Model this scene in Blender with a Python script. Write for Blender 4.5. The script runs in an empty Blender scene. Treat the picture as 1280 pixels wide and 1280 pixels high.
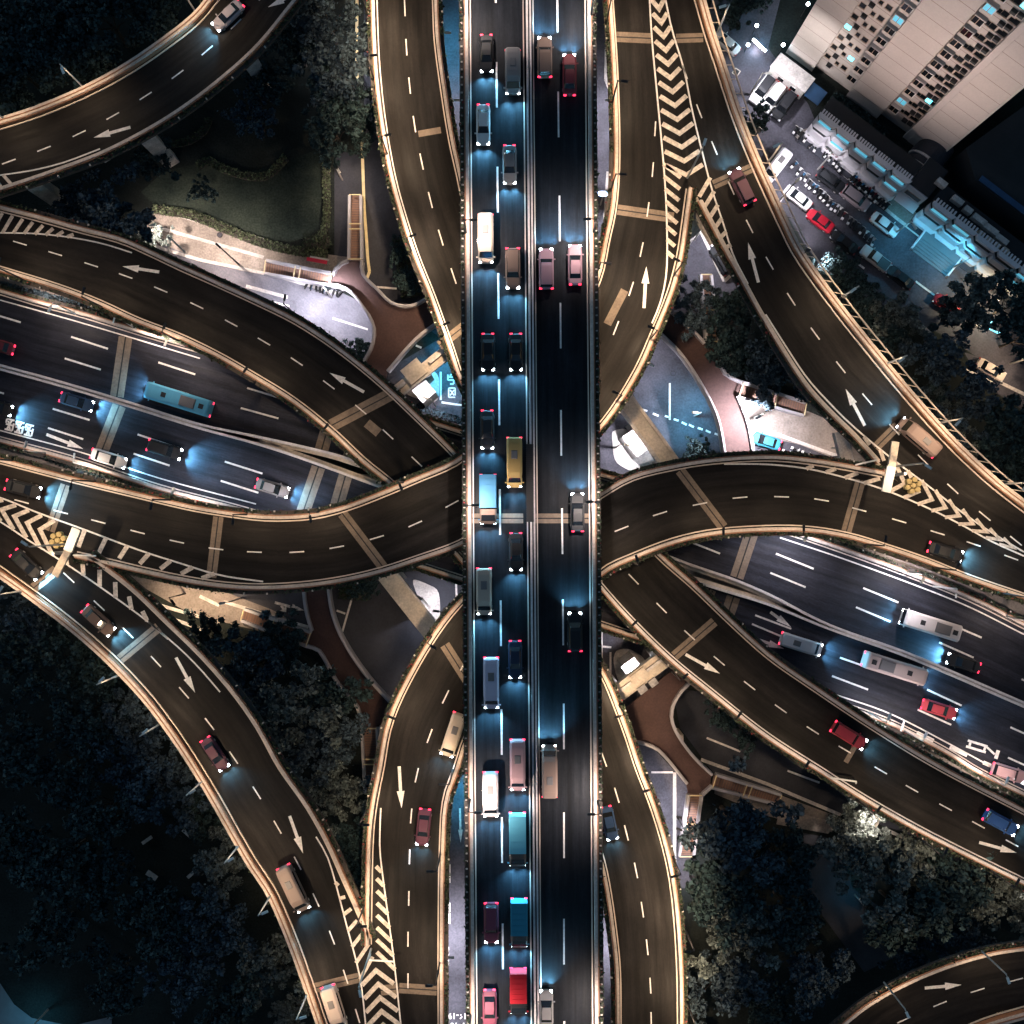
import bpy, bmesh, math, random
from mathutils import Vector, Matrix, Euler
random.seed(7)
R = math.radians

# ---------------------------------------------------------------- camera, sky, moon, exposure
H = 165.0                       # height of the drone above the ground
F = 1353.0                      # focal length in pixels of a 1280 px wide picture
sc = bpy.context.scene
COL = sc.collection
cam = bpy.data.cameras.new('camera')
cam.sensor_fit = 'HORIZONTAL'
cam.angle = 2 * math.atan(640 / F)
cam.clip_start = 1.0
cam.clip_end = 3000
camo = bpy.data.objects.new('camera', cam)
camo.location = (0, 0, H)
COL.objects.link(camo)
sc.camera = camo
MOON_EL, MOON_AZ = R(14), R(300)
w = bpy.data.worlds.new("World")
sc.world = w
w.use_nodes = True
nt = w.node_tree
bg = nt.nodes['Background']
sky = nt.nodes.new('ShaderNodeTexSky')
sky.sky_type = 'NISHITA'
sky.sun_disc = False
sky.ozone_density = 4.0
sky.dust_density = 0.0
sky.air_density = 1.6
sky.sun_elevation = MOON_EL
sky.sun_rotation = MOON_AZ
nt.links.new(sky.outputs['Color'], bg.inputs['Color'])
bg.inputs['Strength'].default_value = 0.066
moon = bpy.data.lights.new('moon', 'SUN')
moon.energy = 0.22
moon.angle = R(0.5)
moon.color = (0.75, 0.86, 1.0)
mo = bpy.data.objects.new('moon', moon)
mo.rotation_euler = Euler((R(90) - MOON_EL, 0, -MOON_AZ + R(180)), 'XYZ')
COL.objects.link(mo)
vs = sc.view_settings
sc.display_settings.display_device = 'sRGB'
vs.view_transform = 'Standard'
vs.look = 'None'
vs.exposure = 0.0
vs.gamma = 1.0
cy = sc.cycles
cy.use_denoising = True
cy.max_bounces = 5
cy.diffuse_bounces = 2
cy.glossy_bounces = 2
cy.sample_clamp_indirect = 3.0
cy.use_light_tree = True
cy.caustics_reflective = False
cy.caustics_refractive = False

# lamp strengths (watts) and colours
WARM = (1.0, 0.72, 0.47)
PEACH = (1.0, 0.82, 0.72)
WHITE = (0.93, 0.90, 1.0)
TEAL = (0.10, 0.58, 0.92)
BEAM = (0.20, 0.64, 1.0)
P_RAMP = 6600.0
P_HEAD = 2300.0

# ---------------------------------------------------------------- helpers
def W(px, py, z=0.0):
    k = (H - z) / F
    return Vector(((px - 640) * k, (640 - py) * k, z))
def ppm(z): return F / (H - z)

def tag(o, label=None, cat=None, group=None, kind=None):
    if label: o['label'] = label
    if cat: o['category'] = cat
    if group: o['group'] = group
    if kind: o['kind'] = kind
    return o
def thing(name, label, cat, loc=(0, 0, 0), rz=0.0, group=None):
    o = bpy.data.objects.new(name, None)
    o.empty_display_size = 0.5
    COL.objects.link(o)
    o.location = loc
    o.rotation_euler = (0, 0, rz)
    return tag(o, label, cat, group)
def place(name, me, parent=None, mat=None, loc=None, rz=None):
    o = bpy.data.objects.new(name, me)
    COL.objects.link(o)
    if parent: o.parent = parent
    if loc is not None: o.location = loc
    if rz is not None: o.rotation_euler = (0, 0, rz)
    if mat is not None and o.material_slots:
        o.material_slots[0].link = 'OBJECT'
        o.material_slots[0].material = mat
    return o

class MB:
    """collects faces; build() links them as ONE mesh object"""
    def __init__(s): s.v = []; s.f = []; s.m = []; s.calls = []
    def add(s, vs, fs, mi=0):
        b = len(s.v); s.calls.append((list(vs), fs))
        s.v.extend([tuple(v) for v in vs])
        s.f.extend([tuple(b + i for i in f) for f in fs])
        s.m.extend([mi] * len(fs))
    def quad(s, a, b, c, d, mi=0): s.add((a, b, c, d), ((0, 1, 2, 3),), mi)
    def box(s, c, size, rz=0.0, mi=0, taper=1.0):
        x, y, z = size[0] / 2, size[1] / 2, size[2] / 2
        M = Matrix.Rotation(rz, 3, 'Z'); c = Vector(c); t = taper
        p = [c + M @ Vector(q) for q in ((-x, -y, -z), (x, -y, -z), (x, y, -z), (-x, y, -z), (-x*t, -y*t, z), (x*t, -y*t, z), (x*t, y*t, z), (-x*t, y*t, z))]
        s.add(p, ((3, 2, 1, 0), (4, 5, 6, 7), (0, 1, 5, 4), (1, 2, 6, 5), (2, 3, 7, 6), (3, 0, 4, 7)), mi)
    def prism(s, pts, z0, z1, mi=0):
        """pts: list of (x, y); counter-clockwise or not"""
        a = sum(pts[i][0] * pts[(i + 1) % len(pts)][1] - pts[(i + 1) % len(pts)][0] * pts[i][1] for i in range(len(pts)))
        if a < 0: pts = pts[::-1]
        n = len(pts)
        v = [(p[0], p[1], z0) for p in pts] + [(p[0], p[1], z1) for p in pts]
        s.add(v, [tuple(range(n - 1, -1, -1)), tuple(range(n, 2 * n))] + [(i, (i + 1) % n, n + (i + 1) % n, n + i) for i in range(n)], mi)
    def tube(s, path, r, n=6, mi=0, r2=None):
        path = [Vector(p) for p in path]
        rings = []
        for i, p in enumerate(path):
            d = (path[min(i + 1, len(path) - 1)] - path[max(i - 1, 0)]).normalized()
            u = d.cross(Vector((0, 0, 1)))
            if u.length < 1e-3: u = Vector((1, 0, 0))
            u.normalize(); v = d.cross(u)
            rr = r if r2 is None else r + (r2 - r) * i / (len(path) - 1)
            rings.append([p + (u * math.cos(6.2832 * k / n) + v * math.sin(6.2832 * k / n)) * rr for k in range(n)])
        vs = [q for ring in rings for q in ring]
        fs = [(i * n + k, i * n + (k + 1) % n, (i + 1) * n + (k + 1) % n, (i + 1) * n + k) for i in range(len(path) - 1) for k in range(n)]
        fs += [tuple(range(n - 1, -1, -1)), tuple((len(path) - 1) * n + k for k in range(n))]
        s.add(vs, fs, mi)
    def strip(s, A, B, mi=0):
        n = min(len(A), len(B))
        s.add(list(A[:n]) + list(B[:n]), [(i, i + 1, n + i + 1, n + i) for i in range(n - 1)], mi)
    def mesh(s, name, mats=(), smooth=False):
        me = bpy.data.meshes.new(name)
        me.from_pydata(s.v, [], s.f)
        for m in mats: me.materials.append(m)
        if len(mats) > 1: me.polygons.foreach_set('material_index', s.m)
        if smooth: me.polygons.foreach_set('use_smooth', [True] * len(s.f))
        me.update()
        return me
    def build_each(s, name, mats, parent):
        for vs, fs in s.calls:
            q = MB(); q.add(vs, fs); q.build(name, mats, parent)
    def build(s, name, mats, parent=None, smooth=False):
        if not isinstance(mats, (list, tuple)): mats = [mats]
        return place(name, s.mesh(name, mats, smooth), parent)

# ---------------------------------------------------------------- materials
def mat(name, col, rough=0.7, var=0.0, scale=2.0, metal=0.0, bump=0.0, coat=0.0, col2=None, spec=0.5, fine=0.0, island=0.0):
    m = bpy.data.materials.new(name)
    m.use_nodes = True
    t = m.node_tree; b = t.nodes['Principled BSDF']
    b.inputs['Roughness'].default_value = rough
    b.inputs['Metallic'].default_value = metal
    b.inputs['Coat Weight'].default_value = coat
    b.inputs['Specular IOR Level'].default_value = spec
    c1 = (*col, 1)
    b.inputs['Base Color'].default_value = c1
    if var or col2 or bump or fine:
        geo = t.nodes.new('ShaderNodeNewGeometry')
        n = t.nodes.new('ShaderNodeTexNoise')
        n.inputs['Scale'].default_value = scale
        n.inputs['Detail'].default_value = 7
        n.inputs['Roughness'].default_value = 0.65
        t.links.new(geo.outputs['Position'], n.inputs['Vector'])
        rp = t.nodes.new('ShaderNodeValToRGB')
        lo = tuple(max(0, c * (1 - var)) for c in col)
        hi = col2 if col2 else tuple(min(1, c * (1 + var)) for c in col)
        rp.color_ramp.elements[0].position = 0.32; rp.color_ramp.elements[0].color = (*lo, 1)
        rp.color_ramp.elements[1].position = 0.68; rp.color_ramp.elements[1].color = (*hi, 1)
        t.links.new(n.outputs['Fac'], rp.inputs['Fac'])
        out = rp.outputs['Color']
        if fine:
            n2 = t.nodes.new('ShaderNodeTexNoise'); n2.inputs['Scale'].default_value = 3.5; n2.inputs['Detail'].default_value = 4
            t.links.new(geo.outputs['Position'], n2.inputs['Vector'])
            mr = t.nodes.new('ShaderNodeMapRange')
            mr.inputs['From Min'].default_value = 0.3; mr.inputs['From Max'].default_value = 0.7
            mr.inputs['To Min'].default_value = 1 - fine; mr.inputs['To Max'].default_value = 1 + fine
            t.links.new(n2.outputs['Fac'], mr.inputs['Value'])
            mx = t.nodes.new('ShaderNodeVectorMath'); mx.operation = 'SCALE'
            t.links.new(out, mx.inputs[0]); t.links.new(mr.outputs['Result'], mx.inputs['Scale'])
            out = mx.outputs['Vector']
        t.links.new(out, b.inputs['Base Color'])
        if bump:
            bp = t.nodes.new('ShaderNodeBump'); bp.inputs['Strength'].default_value = bump; bp.inputs['Distance'].default_value = 0.05
            t.links.new(n.outputs['Fac'], bp.inputs['Height']); t.links.new(bp.outputs['Normal'], b.inputs['Normal'])
    elif island:
        geo = t.nodes.new('ShaderNodeNewGeometry')
        rp = t.nodes.new('ShaderNodeValToRGB')
        rp.color_ramp.elements[0].color = (*[c * (1 - island) for c in col], 1)
        rp.color_ramp.elements[1].color = (*[min(1, c * (1 + island * 1.6)) for c in col], 1)
        t.links.new(geo.outputs['Random Per Island'], rp.inputs['Fac'])
        t.links.new(rp.outputs['Color'], b.inputs['Base Color'])
    return m
def emit(name, col, strength):
    m = bpy.data.materials.new(name); m.use_nodes = True
    b = m.node_tree.nodes['Principled BSDF']
    b.inputs['Base Color'].default_value = (*col, 1)
    b.inputs['Emission Color'].default_value = (*col, 1)
    b.inputs['Emission Strength'].default_value = strength
    return m
def road(name, col):
    m = mat(name, col, 0.62, 0.3, 0.07, fine=0.12, spec=0.12)
    t = m.node_tree; b = t.nodes['Principled BSDF']; src = b.inputs['Base Color'].links[0].from_socket
    uv = t.nodes.new('ShaderNodeUVMap'); uv.uv_map = 'lane'
    def streak(sx, sy, lo, hi, seed, a, bb):
        mp = t.nodes.new('ShaderNodeMapping'); mp.inputs['Scale'].default_value = (sx, sy, 1); mp.inputs['Location'].default_value = (seed, seed * .7, 0)
        n = t.nodes.new('ShaderNodeTexNoise'); n.inputs['Scale'].default_value = 1.0; n.inputs['Detail'].default_value = 5; n.inputs['Roughness'].default_value = .6
        r = t.nodes.new('ShaderNodeMapRange'); r.inputs['From Min'].default_value = a; r.inputs['From Max'].default_value = bb; r.inputs['To Min'].default_value = lo; r.inputs['To Max'].default_value = hi
        t.links.new(uv.outputs[0], mp.inputs[0]); t.links.new(mp.outputs[0], n.inputs['Vector']); t.links.new(n.outputs['Fac'], r.inputs['Value'])
        return r.outputs['Result']
    cur = src
    for s in (streak(1.1, .035, .50, 1.65, 3, .3, .7), streak(.25, .06, .65, 1.45, 11, .35, .65), streak(6.0, .5, .82, 1.2, 23, .3, .7)):
        mx = t.nodes.new('ShaderNodeVectorMath'); mx.operation = 'SCALE'; t.links.new(cur, mx.inputs[0]); t.links.new(s, mx.inputs['Scale']); cur = mx.outputs['Vector']
    t.links.new(cur, b.inputs['Base Color'])
    t.links.new(streak(1.1, .04, .45, .75, 5, .3, .7), b.inputs['Roughness'])
    return m
M = {}
M['asphalt'] = road('asphalt', (0.0102, 0.0090, 0.0083))
M['asphalt_top'] = road('asphalt_top', (0.0090, 0.0105, 0.0135))
M['asphalt_grey'] = road('asphalt_grey', (0.0165, 0.0175, 0.024))
M['ground'] = mat('ground_soil', (0.020, 0.024, 0.022), 0.95, 0.4, 0.12, fine=0.3, spec=0.1)
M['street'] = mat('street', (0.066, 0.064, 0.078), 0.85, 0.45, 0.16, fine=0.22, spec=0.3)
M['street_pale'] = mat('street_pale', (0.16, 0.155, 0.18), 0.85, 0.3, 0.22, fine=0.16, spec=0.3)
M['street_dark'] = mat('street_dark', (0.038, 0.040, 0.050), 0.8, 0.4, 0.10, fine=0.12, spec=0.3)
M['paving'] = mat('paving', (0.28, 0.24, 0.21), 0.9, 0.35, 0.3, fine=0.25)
M['strip_paving'] = mat('strip_paving', (0.20, 0.17, 0.15), 0.9, 0.25, 0.3, fine=0.2)
M['lawn'] = mat('lawn', (0.022, 0.034, 0.032), 0.95, 0.45, 0.14, col2=(0.048, 0.060, 0.046), fine=0.35, spec=0.1)
M['path'] = mat('path', (0.16, 0.17, 0.18), 0.9, 0.2, 0.3)
M['paint'] = mat('road_paint', (0.74, 0.70, 0.66), 0.65, 0.10, 1.3, fine=0.16, spec=0.2)
M['paint_worn'] = mat('road_paint_worn', (0.58, 0.51, 0.44), 0.7, 0.30, 1.6, fine=0.22, spec=0.3)
M['paint_yellow'] = mat('kerb_paint_yellow', (0.72, 0.60, 0.34), 0.7, 0.15, 1.0)
M['parapet'] = mat('parapet_concrete', (0.54, 0.46, 0.40), 0.8, 0.22, 0.35, fine=0.16)
M['parapet_white'] = mat('parapet_white', (0.62, 0.58, 0.57), 0.75, 0.15, 0.4, fine=0.12)
M['concrete'] = mat('concrete', (0.55, 0.47, 0.38), 0.9, 0.25, 0.4, fine=0.15)
M['concrete_pale'] = mat('concrete_pale', (0.52, 0.48, 0.45), 0.85, 0.28, 0.5, fine=0.2)
M['joint'] = mat('joint_concrete', (0.17, 0.130, 0.098), 0.85, 0.25, 0.6, fine=0.15)
M['rubber'] = mat('joint_rubber', (0.012, 0.012, 0.012), 0.8)
M['rail'] = mat('rail_rust', (0.28, 0.135, 0.075), 0.6, 0.2, 1.0)
M['rail_pale'] = mat('rail_pale', (0.60, 0.50, 0.42), 0.5, 0.08, 1.0)
M['trough'] = mat('planter_trough', (0.06, 0.05, 0.045), 0.9)
M['pot'] = mat('planter_pot', (0.50, 0.46, 0.42), 0.7)
M['shrub'] = mat('shrub_leaf', (0.036, 0.050, 0.030), 0.8, island=0.6, spec=0.2)
M['shrub_red'] = mat('shrub_red', (0.16, 0.03, 0.03), 0.8, island=0.5, spec=0.2)
M['hedge'] = mat('hedge_leaf', (0.085, 0.105, 0.06), 0.85, island=0.6, spec=0.2)
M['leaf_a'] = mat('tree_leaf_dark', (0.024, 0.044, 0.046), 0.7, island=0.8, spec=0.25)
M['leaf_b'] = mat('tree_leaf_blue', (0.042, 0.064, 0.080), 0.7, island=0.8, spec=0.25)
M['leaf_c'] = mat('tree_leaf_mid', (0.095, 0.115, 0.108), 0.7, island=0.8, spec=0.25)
M['bark'] = mat('bark', (0.07, 0.055, 0.045), 0.95, 0.3, 2.0)
M['deck_red'] = mat('red_paving', (0.060, 0.034, 0.031), 0.85, 0.22, 0.25, fine=0.15, spec=0.3)
M['railing'] = mat('railing_grey', (0.40, 0.38, 0.40), 0.6, 0.1, 1.0)
M['step'] = mat('stair_tread', (0.17, 0.105, 0.085), 0.85, 0.2, 0.6)
M['metal'] = mat('galvanised', (0.62, 0.59, 0.55), 0.45, metal=0.3)
M['metal_dark'] = mat('metal_dark', (0.03, 0.03, 0.032), 0.5, metal=0.3)
M['white_metal'] = mat('white_metal', (0.80, 0.78, 0.74), 0.5)
M['glass'] = mat('glass_dark', (0.010, 0.012, 0.015), 0.08, spec=0.7)
M['roof_unit'] = mat('roof_unit', (0.16, 0.15, 0.15), 0.7)
M['tyre'] = mat('tyre', (0.012, 0.012, 0.012), 0.85)
M['wall'] = mat('tower_wall', (0.60, 0.52, 0.47), 0.85, 0.06, 0.15, fine=0.04)
M['wall_groove'] = mat('wall_groove', (0.30, 0.20, 0.15), 0.9)
M['wall_trim'] = mat('wall_trim', (0.42, 0.30, 0.22), 0.85)
M['white_wall'] = mat('white_wall', (0.72, 0.68, 0.70), 0.8, 0.06, 0.4)
M['roof_dark'] = mat('roof_dark', (0.016, 0.018, 0.022), 0.85, 0.3, 0.2)
M['roof_blue'] = mat('roof_blue', (0.02, 0.07, 0.16), 0.6, 0.15, 0.6)
M['barrel'] = mat('barrel_yellow', (0.44, 0.34, 0.15), 0.7)
M['sign_blue'] = mat('sign_blue', (0.01, 0.10, 0.30), 0.4)
M['lit_head'] = emit('lamp_glow_warm', (1.0, 0.85, 0.68), 10)
M['lit_white'] = emit('lamp_glow_white', (0.9, 0.97, 1.0), 22)
M['lit_teal'] = emit('window_glow_teal', (0.16, 0.74, 0.95), 3.2)
M['lit_teal_soft'] = emit('window_glow_soft', (0.10, 0.42, 0.58), 0.9)
M['head'] = emit('headlight_glow', (0.80, 0.93, 1.0), 34)
M['tail'] = emit('taillight_glow', (1.0, 0.03, 0.08), 4)
M['lit_soft'] = emit('fill_light_lens', (1.0, 0.9, 0.8), 2.0)  # lens of the added tower fill lights
M['tail_off'] = mat('taillight_off', (0.25, 0.01, 0.01), 0.3)
M['head_off'] = mat('headlight_off', (0.55, 0.56, 0.58), 0.2)
_paint = {}
def paint(c):
    if c not in _paint: _paint[c] = mat('car_paint', c, 0.6, coat=0.0, spec=0.3)
    return _paint[c]

# ---------------------------------------------------------------- curves
def smooth(pts, step=1.6, ext=150):
    """pixel control points (x, y, z) -> dense world polyline, run on straight past both ends"""
    P = [Vector((p[0], p[1], p[2])) for p in pts]
    if ext:
        a = (P[0] - P[1]); a.z = 0; a.normalize(); b = (P[-1] - P[-2]); b.z = 0; b.normalize()
        P = [P[0] + a * ext] + P + [P[-1] + b * ext]
    P = [P[0] * 2 - P[1]] + P + [P[-1] * 2 - P[-2]]
    out = []
    for i in range(1, len(P) - 2):
        p0, p1, p2, p3 = P[i - 1:i + 3]
        t1 = (p2 - p0) / max(1e-6, ((p1 - p0).length + (p2 - p1).length)) * (p2 - p1).length
        t2 = (p3 - p1) / max(1e-6, ((p2 - p1).length + (p3 - p2).length)) * (p2 - p1).length
        n = max(2, int((p2 - p1).length / 9))
        for k in range(n):
            t = k / n; h = t * t; c = h * t
            out.append(p1 * (2*c - 3*h + 1) + t1 * (c - 2*h + t) + p2 * (-2*c + 3*h) + t2 * (c - h))
    out.append(P[-2])
    return resample([W(p.x, p.y, p.z) for p in out], step)
def length(pl): return sum((pl[i + 1] - pl[i]).length for i in range(len(pl) - 1))
def resample(pl, step=None, n=None):
    L = length(pl)
    if n is None: n = max(2, int(L / step) + 1)
    out = [pl[0].copy()]; acc = 0; i = 0
    for k in range(1, n):
        d = L * k / (n - 1)
        while i < len(pl) - 2 and acc + (pl[i + 1] - pl[i]).length < d:
            acc += (pl[i + 1] - pl[i]).length; i += 1
        s = (pl[i + 1] - pl[i]).length or 1
        out.append(pl[i].lerp(pl[i + 1], min(1, (d - acc) / s)))
    return out
def offset(pl, o, dz=0.0, side=1):
    """side=1: to the right of travel"""
    out = []
    for i, p in enumerate(pl):
        d = pl[min(i + 1, len(pl) - 1)] - pl[max(i - 1, 0)]; d.z = 0
        if d.length < 1e-6: d = Vector((1, 0, 0))
        d.normalize()
        out.append(p + Vector((d.y, -d.x, 0)) * (o * side) + Vector((0, 0, dz)))
    return out
def bar(mb, pl, o0, o1, z0, z1, side, mi=0):
    """solid rail along polyline between offsets o0 < o1, heights z0..z1"""
    a0, a1 = offset(pl, o0, z0, side), offset(pl, o0, z1, side)
    b0, b1 = offset(pl, o1, z0, side), offset(pl, o1, z1, side)
    mb.strip(a0, a1, mi); mb.strip(a1, b1, mi); mb.strip(b1, b0, mi); mb.strip(b0, a0, mi)
    mb.quad(a0[0], b0[0], b1[0], a1[0], mi); mb.quad(a0[-1], a1[-1], b1[-1], b0[-1], mi)
def Z(pts, z): return [(p[0], p[1], p[2] if len(p) > 2 else z) for p in pts]

def leaf(mb, c, s, mi=0, rnd=random):
    a = Vector((rnd.gauss(0, 1), rnd.gauss(0, 1), rnd.gauss(0, 1))).normalized()
    b = a.cross(Vector((rnd.gauss(0, 1), rnd.gauss(0, 1), rnd.gauss(0, 1) + .01))).normalized()
    a = a * s; b = b * s * 0.7
    mb.quad(c - a * .9, c - b, c + a, c + b, mi)
# ---------------------------------------------------------------- ground
GZ = [0.0]
def patch(name, pts, m, kind='structure', dz=None):
    GZ[0] += 0.004
    z = GZ[0] if dz is None else dz
    mb = MB(); mb.add([W(p[0], p[1], 0) + Vector((0, 0, z)) for p in pts], [tuple(range(len(pts)))])
    # face up
    me = mb.mesh(name, [M[m]])
    if me.polygons[0].normal.z < 0: me.flip_normals()
    o = place(name, me)
    o['kind'] = kind
    return o
mb = MB(); mb.add([(-900, -900, 0), (900, -900, 0), (900, 900, 0), (-900, 900, 0)], [(0, 1, 2, 3)])
tag(mb.build('ground', M['ground']), kind='structure')

ZV = 6.3
def verge(pts, m):
    mb = MB(); mb.prism([(p.x, p.y) for p in (W(*q, ZV) for q in pts)], 0.0, ZV); tag(mb.build('verge', M[m]), kind='structure')
patch('lawn', [(120,250),(200,140),(330,55),(385,-60),(470,-60),(468,60),(455,250),(440,322),(400,335),(330,318),(190,268)], 'ground')
patch('lawn', [(176,240),(205,214),(250,204),(300,218),(350,205),(398,186),(402,250),(398,282),(386,296),(362,303),(330,298),(290,282),(240,264),(195,258)], 'lawn')
patch('path', [(418,190),(452,190),(452,330),(418,322)], 'street_dark')
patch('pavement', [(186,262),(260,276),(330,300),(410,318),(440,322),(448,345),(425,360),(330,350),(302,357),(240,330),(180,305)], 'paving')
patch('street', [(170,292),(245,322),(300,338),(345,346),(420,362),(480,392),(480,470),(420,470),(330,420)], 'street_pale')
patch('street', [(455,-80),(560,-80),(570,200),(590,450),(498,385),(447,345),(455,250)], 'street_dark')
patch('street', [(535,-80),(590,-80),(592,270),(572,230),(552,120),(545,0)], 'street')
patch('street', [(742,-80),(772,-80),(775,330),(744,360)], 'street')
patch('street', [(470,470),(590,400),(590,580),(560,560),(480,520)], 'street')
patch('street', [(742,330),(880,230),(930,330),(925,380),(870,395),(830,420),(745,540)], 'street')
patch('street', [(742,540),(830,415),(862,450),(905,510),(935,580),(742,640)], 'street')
patch('pavement', [(910,500),(1000,510),(1120,560),(1120,600),(920,585)], 'strip_paving')
patch('road', [(930,540),(1000,556),(1110,600),(1110,640),(930,600)], 'street')
patch('road', [(905,-60),(990,-60),(960,60),(1010,130),(1040,200),(1150,285),(1290,395),(1500,560),(1500,640),(1290,490),(1180,420),(1030,345),(960,230),(915,120),(880,40)], 'street')
patch('road', [(1030,345),(1180,420),(1290,490),(1500,640),(1500,760),(1290,560),(1120,480)], 'ground')
patch('road', [(1205,440),(1290,470),(1500,600),(1500,660),(1290,520),(1225,478)], 'street')
patch('pavement', [(995,165),(1010,160),(1140,262),(1290,372),(1290,388),(1135,282)], 'strip_paving')
patch('pavement', [(150,718),(260,728),(395,738),(392,795),(330,790),(240,768)], 'strip_paving')
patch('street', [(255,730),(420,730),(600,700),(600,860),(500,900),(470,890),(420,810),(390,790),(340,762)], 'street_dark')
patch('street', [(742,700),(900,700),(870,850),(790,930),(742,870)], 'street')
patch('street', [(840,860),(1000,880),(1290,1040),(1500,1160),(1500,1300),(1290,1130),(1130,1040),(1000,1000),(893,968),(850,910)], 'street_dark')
patch('street', [(780,920),(812,930),(868,990),(850,1080),(845,1180),(800,1000)], 'street')
patch('pavement', [(893,972),(960,988),(1040,1018),(1040,1040),(960,1020),(893,992)], 'strip_paving')
patch('pavement', [(975,1010),(1045,1028),(1035,1042),(970,1030)], 'paving')
patch('pavement', [(844,985),(870,992),(868,1110),(846,1110)], 'street')
patch('path', [(-120,1180),(0,1228),(18,1255),(40,1272),(90,1282),(140,1270),(140,1285),(60,1330),(-120,1330)], 'path')
patch('path', [(1000,1040),(1050,1050),(1065,1110),(1110,1140),(1150,1180),(1080,1215),(1010,1120)], 'street_dark')
patch('street', [(540,950),(592,930),(592,1400),(540,1400)], 'street')
patch('street', [(745,1060),(790,1060),(800,1400),(745,1400)], 'street')
verge([(-150,300),(0,338),(120,375),(240,415),(330,470),(240,446),(120,412),(-150,330)], 'strip_paving')
verge([(-150,500),(0,548),(150,592),(345,640),(330,660),(240,650),(90,612),(-150,560)], 'strip_paving')
verge([(970,650),(1120,682),(1290,760),(1500,860),(1500,900),(1290,790),(1140,728),(970,668)], 'strip_paving')
verge([(1030,868),(1110,890),(1290,985),(1500,1090),(1500,1130),(1290,1015),(1170,960)], 'strip_paving')
patch('pavement', [(430,590),(520,600),(500,640),(420,610)], 'paving')
patch('pavement', [(800,690),(900,700),(990,770),(860,720)], 'paving')


def paint_bars(name, segs, wid, z, m='paint', parent=None, dz=0.006):
    mb = MB()
    for a, b in segs:
        A, B = W(a[0], a[1], z), W(b[0], b[1], z)
        d = (B - A).normalized(); n = Vector((-d.y, d.x, 0)) * wid / 2; u = Vector((0, 0, dz))
        mb.quad(A - n + u, B - n + u, B + n + u, A + n + u)
    o = mb.build(name, M[m], parent)
    if parent is None: o['kind'] = 'structure'
    return o
GM = 0.30
paint_bars('lane_marking', [((310,370),(362,383)),((416,398),(460,412)),((440,335),(440,336)),((471,359),(496,361)),((520,432),(527,435)),((566,530),(578,533)),
    ((837,479),(837,525)),((803,512),(809,514)),((816,517),(823,520)),((831,520),(837,522)),((842,524),(848,526)),((852,528),(858,531)),((861,531),(867,534)),((872,535),(878,537)),((882,538),(888,541)),((893,542),(899,544)),
    ((570,723),(571,754)),((580,727),(580,745)),((883,922),(925,939)),((984,963),(1024,978)),((440,748),(428,790)),((421,763),(432,767)),((424,736),(436,744)),
    ((541,468),(541,497)),((551,465),(551,500)),((552,503),(579,507)),((578,482),(578,500)),((752,784),(752,830)),((753,808),(764,809)),((763,815),(763,845)),
    ((562,962),(562,992)) if False else ((562,1026),(562,1052)),((562,1080),(562,1103)),((562,1128),(562,1154)),((560,1183),(560,1207)),((559,1238),(559,1260)),((561,985),(562,1005)),
    ((814,965),(841,965)),((1205,461),(1240,478)),((1093,447),(1100,452)),((1140,403),(1167,419)),((1144,352),(1220,408)),((1072,330),(1080,336)),((1150,405),(1165,418)),
    ((879,292),(892,310)),((885,290),(900,306)),((970,260),(982,240)) ], GM, 0, 'paint', dz=0.19)
paint_bars('kerb', [((447,-60),(446,60)),((446,60),(447,100)),((452,150),(455,250)),((455,250),(460,325)),((460,325),(462,340)),((462,340),(459,348))], 0.45, 0, 'paint_yellow', dz=0.2)
paint_bars('kerb', [((308,358),(360,372)),((280,752),(386,784)),((876,949),(960,980)),((960,980),(1050,1018)),((1110,1038),(1164,1062)),((843,965),(843,1180)),((935,530),(1060,575)),
                    ((995,170),(1050,215)),((1050,215),(1120,273)),((1120,273),(1160,304)),((1204,322),(1280,376)),((1220,464),(1290,498)),((250,745),(275,757)),((185,752),(275,778)),((193,765),(262,790)),
                    ((758,60),(757,100)),((757,100),(763,115)),((760,215),(755,290)),((840,330),(848,365)),((876,290),(905,352)),((905,352),(920,338)),((195,284),(330,322)),((195,262),(330,300)),((182,305),(250,325)),((250,325),(345,345)),((345,345),(425,368))], 0.5, 0, 'concrete_pale', dz=0.21)
# turn arrow, hatch of the small crossing and numerals painted on the streets
def arrow(mb, tail, tip, z, wid=0.42, head=1.05, hl=2.3, dz=0.006):
    A, B = W(*tail, z), W(*tip, z); d = (B - A).normalized(); n = Vector((-d.y, d.x, 0)); u = Vector((0, 0, dz))
    C = B - d * hl
    mb.quad(A - n * wid / 2 + u, C - n * wid / 2 + u, C + n * wid / 2 + u, A + n * wid / 2 + u)
    mb.add((C - n * head / 2 + u, B + u, C + n * head / 2 + u), ((0, 1, 2),))
mb = MB(); arrow(mb, (575,1010), (576,1053), 0, 0.3, 0.7, 2.0, dz=0.2); arrow(mb, (344,753), (381,763), 0, 0.4, 1.0, 2.0, dz=0.2); arrow(mb, (352,757), (358,765), 0, 0.4, 1.2, 0.7, dz=0.2)
arrow(mb, (-8,567), (28,569), 0, 0.8, 2.2, 1.6, dz=0.2)
tag(mb.build('lane_arrow', M['paint_worn']), kind='structure')
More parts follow.
